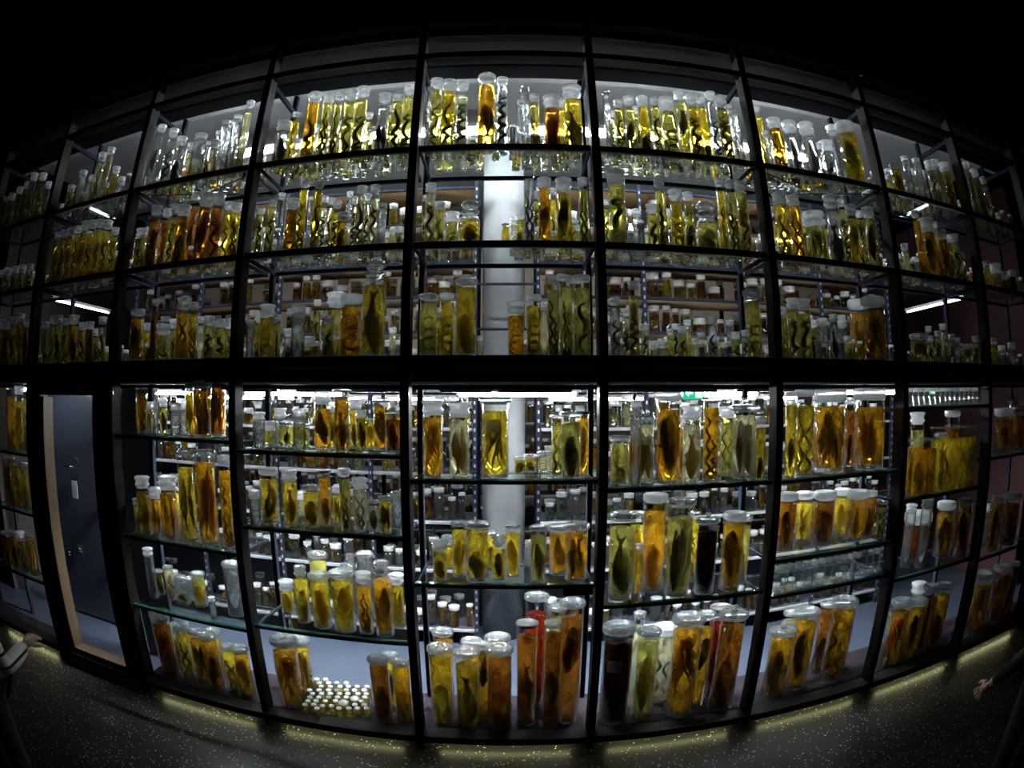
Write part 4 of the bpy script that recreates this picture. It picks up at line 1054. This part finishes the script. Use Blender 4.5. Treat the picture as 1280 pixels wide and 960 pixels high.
m = MB(); m.box((d0, .05, .168), (d1, .058, 2.212)); m.build('door_glass', M['pane'], e, (-(d0 + d1) / 2, 0, 0))
# grey inner door seen through it
e2 = bpy.data.objects.new('door_2', None); COL.objects.link(e2); e2.location = (-4.09, .95, 0)
struct(e2, 'blue grey inner door behind the glass door', 'door')
m = MB(); m.bbox((-.75, 0, .02), (.30, .05, 2.29), .004); m.build('door_leaf', M['bluegrey'], e2)
m = MB(); m.bbox((.315, .0, 0), (.40, .06, 2.3), .004); m.build('door_post', M['steel'], e2)
for z in (.5, 1.1, 1.75):
    m = MB(); m.tube([(.308, -.012, z), (.308, -.012, z + .10)], .012, 8); m.build('hinge', M['chrome'], e2)
m = MB(); m.lathe([(.022, 0), (.022, .02)], 12); o = m.build('lock_plate', M['black_plastic'], e2, (.0, 0, 1.62)); o.rotation_euler = (PI / 2, 0, 0)
m = MB(); m.tube([(0, -.02, 1.55), (0, -.06, 1.55), (-.14, -.065, 1.55)], .011, 8); m.build('handle', M['chrome'], e2)
p = at_y(93.5, 612, .945)
m = MB(); m.bbox((-.045, -.003, -.085), (.045, 0, .085), .001)
tag(m.build('notice_sheet', M['paper'], None, (p.x, .946, p.z)), 'pale paper notice hanging on the blue grey inner door', 'paper')
for i, (px, py) in enumerate(((88, 691), (101, 687))):
    p = at_y(px, py, .945)
    s = empty('wall_socket', (p.x, .946, p.z), 'black wall socket on inner door panel, %s of the two' % ('left' if i == 0 else 'right'), 'socket', 'wall sockets')
    m = MB(); m.bbox((-.04, -.028, -.045), (.04, 0, .045), .006); m.build('casing', M['black_plastic'], s)
    for zz in (-.018, .012):
        m = MB(); m.bbox((-.005, -.031, zz), (.033, -.0285, zz + .012), .001); m.build('white_stripe', M['white_strip'], s)
# side partition of the corridor with steel cross rails
m = MB(); m.bbox((-3.12, .62, 0), (-2.78, .66, 2.3), .004)
struct(m.build('wall_corridor', M['bluegrey']), 'blue grey corridor panel beside the door', 'wall')

# ------------------------------------------------------------------ exit signs
def exit_sign(p, w, label, flip=1):
    e = empty('exit_sign', p, label, 'sign')
    h = w * .55
    m = MB(); m.bbox((-w / 2, -.012, -h / 2), (w / 2, .012, h / 2), .003); m.build('sign_panel', M['green'], e)
    y0, y1 = -.0155, -.0125
    def poly(pts, nm):
        k = len(pts); mm = MB()
        mm.add([(x * w, y0, z * w) for x, z in pts] + [(x * w, y1, z * w) for x, z in pts], [tuple(range(k)), tuple(range(2 * k - 1, k - 1, -1))] + [(i, i + k, (i + 1) % k + k, (i + 1) % k) for i in range(k)])
        mm.build(nm, M['greenwhite'], e)
    poly([(-.42, 0), (-.26, .15), (-.26, .05), (-.06, .05), (-.06, -.05), (-.26, -.05), (-.26, -.15)], 'arrow')
    poly([(.06, -.2), (.40, -.2), (.40, .2), (.06, .2)], 'doorway')
    m = MB(); m.box((-.002, -.004, h / 2), (.002, .004, h / 2 + .03)); m.build('hanger', M['steel'], e)
pp = at_y(867, 491.5, 0.98); exit_sign(pp, .165, 'green exit sign with white arrow above the sixth bay jars')
pp = at_y(111, 493, .55); exit_sign(pp, .058, 'small green exit sign at the head of the glass door')
pp = at_y(1165, 490, 1.0); exit_sign(pp, .075, 'small green exit sign behind the upper vial tray')

# ------------------------------------------------------------------ black label plate under the centre shelf
p0 = at_y(704, 746, .05); p1 = at_y(744, 735, .05)
m = MB(); m.bbox((0, 0, 0), (p1.x - p0.x - .012, .006, .05), .001)
o = m.build('shelf_label', M['black_plastic'], None, (p0.x, .045, 1.18 - .0225 - .051))
tag(o, 'black label plate hanging under the fifth shelf, fifth bay', 'label plate')

# ------------------------------------------------------------------ visitors
def skin_mesh(name, verts, edges, radii, mat, parent, sub=2, root=0):
    me = bpy.data.meshes.new(name)
    me.from_pydata([tuple(v) for v in verts], edges, [])
    o = bpy.data.objects.new(name, me); COL.objects.link(o)
    if parent: o.parent = parent
    sk = o.modifiers.new('skin', 'SKIN'); sk.use_smooth_shade = True
    for i, r in enumerate(radii):
        rr = r if hasattr(r, '__len__') else (r, r)
        me.skin_vertices[0].data[i].radius = rr
        me.skin_vertices[0].data[i].use_root = (i == root)
    sb = o.modifiers.new('sub', 'SUBSURF'); sb.levels = sub; sb.render_levels = sub
    me.materials.append(mat)
    return o

def person(loc, rz, top, label, name, wrist, elbow, ht=1.72, hairlong=True):
    """standing figure; wrist, elbow: the arm in view, in the figure's own frame (x: its right)"""
    s = ht / 1.72
    e = empty(name, loc, label, 'person', None, rz)
    V = lambda *a: Vector(a) * s
    sx = 1 if wrist[0] > 0 else -1
    # body: one continuous skin
    vs = [V(0, 0, .93), V(0, .0, 1.10), V(0, .01, 1.28), V(0, 0, 1.42), V(0, .0, 1.49), V(0, .015, 1.545),
          V(.09, 0, .88), V(.10, .01, .50), V(.10, -.02, .10), V(.10, .13, .03), V(-.09, 0, .88), V(-.10, .01, .50), V(-.10, -.02, .10), V(-.10, .13, .03),
          V(sx * .185, 0, 1.40), Vector(elbow), Vector(wrist), V(-sx * .185, 0, 1.40), V(-sx * .25, -.02, 1.12), V(-sx * .25, .06, .87)]
    ed = [(0, 1), (1, 2), (2, 3), (3, 4), (4, 5), (0, 6), (6, 7), (7, 8), (8, 9), (0, 10), (10, 11), (11, 12), (12, 13), (3, 14), (14, 15), (15, 16), (3, 17), (17, 18), (18, 19)]
    rd = [(.15, .11), (.135, .10), (.155, .11), (.12, .085), (.052, .055), (.05, .055), .085, .058, .04, (.042, .035), .085, .058, .04, (.042, .035), .055, .041, .028, .055, .041, .028]
    skin_mesh('body', vs, ed, [tuple(q * s for q in r) if hasattr(r, '__len__') else r * s for r in rd], M['skin'], e)
    # top and sleeves, trousers follow the same bones, slightly wider
    tv = [V(0, 0, .90), V(0, 0, 1.10), V(0, .01, 1.28), V(0, 0, 1.42), V(sx * .185, 0, 1.40), Vector(elbow), Vector(elbow).lerp(Vector(wrist), .93), V(-sx * .185, 0, 1.40), V(-sx * .25, -.02, 1.12), V(-sx * .25, .05, .90)]
    skin_mesh('jersey' if top == 'stripes' else 'jacket', tv, [(0, 1), (1, 2), (2, 3), (3, 4), (4, 5), (5, 6), (3, 7), (7, 8), (8, 9)],
              [tuple(q * s for q in r) if hasattr(r, '__len__') else r * s for r in [(.165, .125), (.15, .115), (.168, .122), (.13, .095), .066, .052, .041, .066, .052, .041]], M[top], e)
    lv = [V(0, 0, .95), V(.09, 0, .88), V(.10, .01, .50), V(.10, -.02, .08), V(-.09, 0, .88), V(-.10, .01, .50), V(-.10, -.02, .08)]
    skin_mesh('trousers', lv, [(0, 1), (1, 2), (2, 3), (0, 4), (4, 5), (5, 6)], [tuple(q * s for q in r) if hasattr(r, '__len__') else r * s for r in [(.16, .12), .1, .07, .058, .1, .07, .058]], M['trousers'], e)
    for q in (-1, 1):
        skin_mesh('shoe', [V(q * .10, -.05, .045), V(q * .10, .06, .045), V(q * .105, .17, .035)], [(0, 1), (1, 2)], [.045 * s, .046 * s, .038 * s], M['shoe'], e, 2)
    # head
    m = MB(); vs2 = []; fs2 = []
    N, K = 20, 16
    for k in range(K + 1):
        t = k / K; z = -.115 + .235 * t
        ph = PI * t
        w = math.sin(ph) ** .6
        for j in range(N):
            a = 2 * PI * j / N
            x = .075 * w * math.cos(a); y = .093 * w * math.sin(a)
            fy = max(0, math.sin(a))
            if t < .45: x *= .80 + .45 * t; y *= .82 + .4 * t if math.sin(a) < 0 else 1
            if fy > .9 and .36 < t < .56: y += .022 * (1 - abs(t - .42) / .14) if abs(t - .42) < .14 else 0
            if .50 < t < .60 and .6 < fy < .93: y -= .007
            if fy > .85 and .27 < t < .31: y += .006
            vs2.append((x * s, y * s, z * s))
    for k in range(K):
        for j in range(N):
            q = k * N + j; r = k * N + (j + 1) % N
            fs2.append((q, r, r + N, q + N))
    m.add(vs2, fs2, 0, True)
    hd = m.build('head', M['skin'], e, (0, .02 * s, 1.60 * s))
    for q in (-1, 1):
        m = MB(); m.lathe([(.004, -.022), (.012, -.015), (.016, 0), (.013, .018), (.004, .026)], 8, sx=.5); m.build('ear', M['skin'], e, (q * .074 * s, .015 * s, 1.605 * s))
        m = MB(); m.lathe([(.002, -.007), (.008, -.004), (.010, 0), (.008, .004), (.002, .007)], 8); m.build('eye', M['black_plastic'], e, (q * .030 * s, .098 * s, 1.622 * s))
    m = MB(); m.bbox((-.024, 0, -.004), (.024, .006, .004), .002); m.build('mouth', M['maroon'], e, (0, .103 * s, 1.548 * s))
    m = MB(); m.lathe([(.03, -.10 if hairlong else -.03), (.075, -.06 if hairlong else -.02), (.088, .0), (.086, .05), (.066, .09), (.03, .112), (.004, .116)], 18, sy=1.14, cap0=True)
    m.v = [(x, min(y, .052), z) if z < .045 else (x, y, z) for x, y, z in m.v]
    m.build('hair', M['hair'], e, (0, -.004 * s, 1.615 * s))
    # hands: palm, four fingers, thumb
    for (w, el, q) in ((Vector(wrist), Vector(elbow), sx), (V(-sx * .25, .06, .87), V(-sx * .25, -.02, 1.12), -sx)):
        d = (w - el).normalized(); side = Vector((0, 1, 0)) - d * d.y
        side = side.normalized() if side.length > .1 else Vector((0, 0, 1))
        inn = d.cross(side).normalized() * (1 if d.cross(side).x * -q > 0 else -1)
        hv = [w - d * .01 * s, w + d * .045 * s, w + d * .085 * s]; he = [(0, 1), (1, 2)]; hr = [(.027 * s, .022 * s), (.040 * s, .020 * s), (.038 * s, .017 * s)]
        hv = [hv[0], hv[1]]; hr = hr[:2]; he = [(0, 1)]
        for f in range(4):
            off = (f - 1.5) * .0195 * s; ln = (.070, .078, .074, .058)[f] * s
            b = w + d * .085 * s + side * (-off)
            i0 = len(hv)
            hv += [b, b + d * ln * .5 + inn * .012 * s, b + d * ln * .85 + inn * .034 * s]
            hr += [.0105 * s, .0092 * s, .0075 * s]
            he += [(1, i0), (i0, i0 + 1), (i0 + 1, i0 + 2)]
        i0 = len(hv)
        hv += [w + d * .03 * s + side * .036 * s + inn * .008 * s, w + d * .065 * s + side * .055 * s + inn * .02 * s, w + d * .092 * s + side * .054 * s + inn * .032 * s]
        hr += [.0135 * s, .011 * s, .0085 * s]; he += [(1, i0), (i0, i0 + 1), (i0 + 1, i0 + 2)]
        skin_mesh('hand', hv, he, hr, M['skin'], e, 2)
    return e

# visitor at the left edge: striped jersey, forearm reaching forward, hand in view
hw = Vector((-2.20, -1.50, 1.07))
pl = Vector((-2.40, -1.80, 0))
person(pl, 0.0, 'stripes', 'person in white jersey with black stripes and dark trousers standing at left', 'person', hw - pl, Vector((.29, .05, 1.05)))
pr = Vector((2.62, -1.66, 0)); hr_ = Vector((2.30, -1.46, .80))
person(pr, 0.0, 'jacket', 'person in dark jacket standing in the dark at right, hand lowered', 'person', hr_ - pr, Vector((-.29, -.05, 1.10)), 1.70, False)

# ------------------------------------------------------------------ world and render settings
w = bpy.data.worlds.new('dark_hall'); scene.world = w; w.use_nodes = True
w.node_tree.nodes['Background'].inputs[0].default_value = (0.5, 0.45, 0.45, 1)
w.node_tree.nodes['Background'].inputs[1].default_value = 0.004
vs = scene.view_settings
vs.view_transform = 'Standard'; vs.look = 'None'; vs.gamma = 1.0; vs.use_curve_mapping = False
vs.exposure = 1.2
cy = scene.cycles
cy.use_denoising = True
try: cy.denoiser = 'OPENIMAGEDENOISE'
except Exception: pass
cy.max_bounces = 14; cy.diffuse_bounces = 3; cy.glossy_bounces = 3; cy.transmission_bounces = 12; cy.transparent_max_bounces = 48
cy.sample_clamp_indirect = 6.0; cy.caustics_reflective = False; cy.caustics_refractive = False
cy.use_adaptive_sampling = True; cy.adaptive_threshold = 0.02
cy.use_light_tree = True
print('COUNTS', COUNT, 'objects', len(scene.objects))
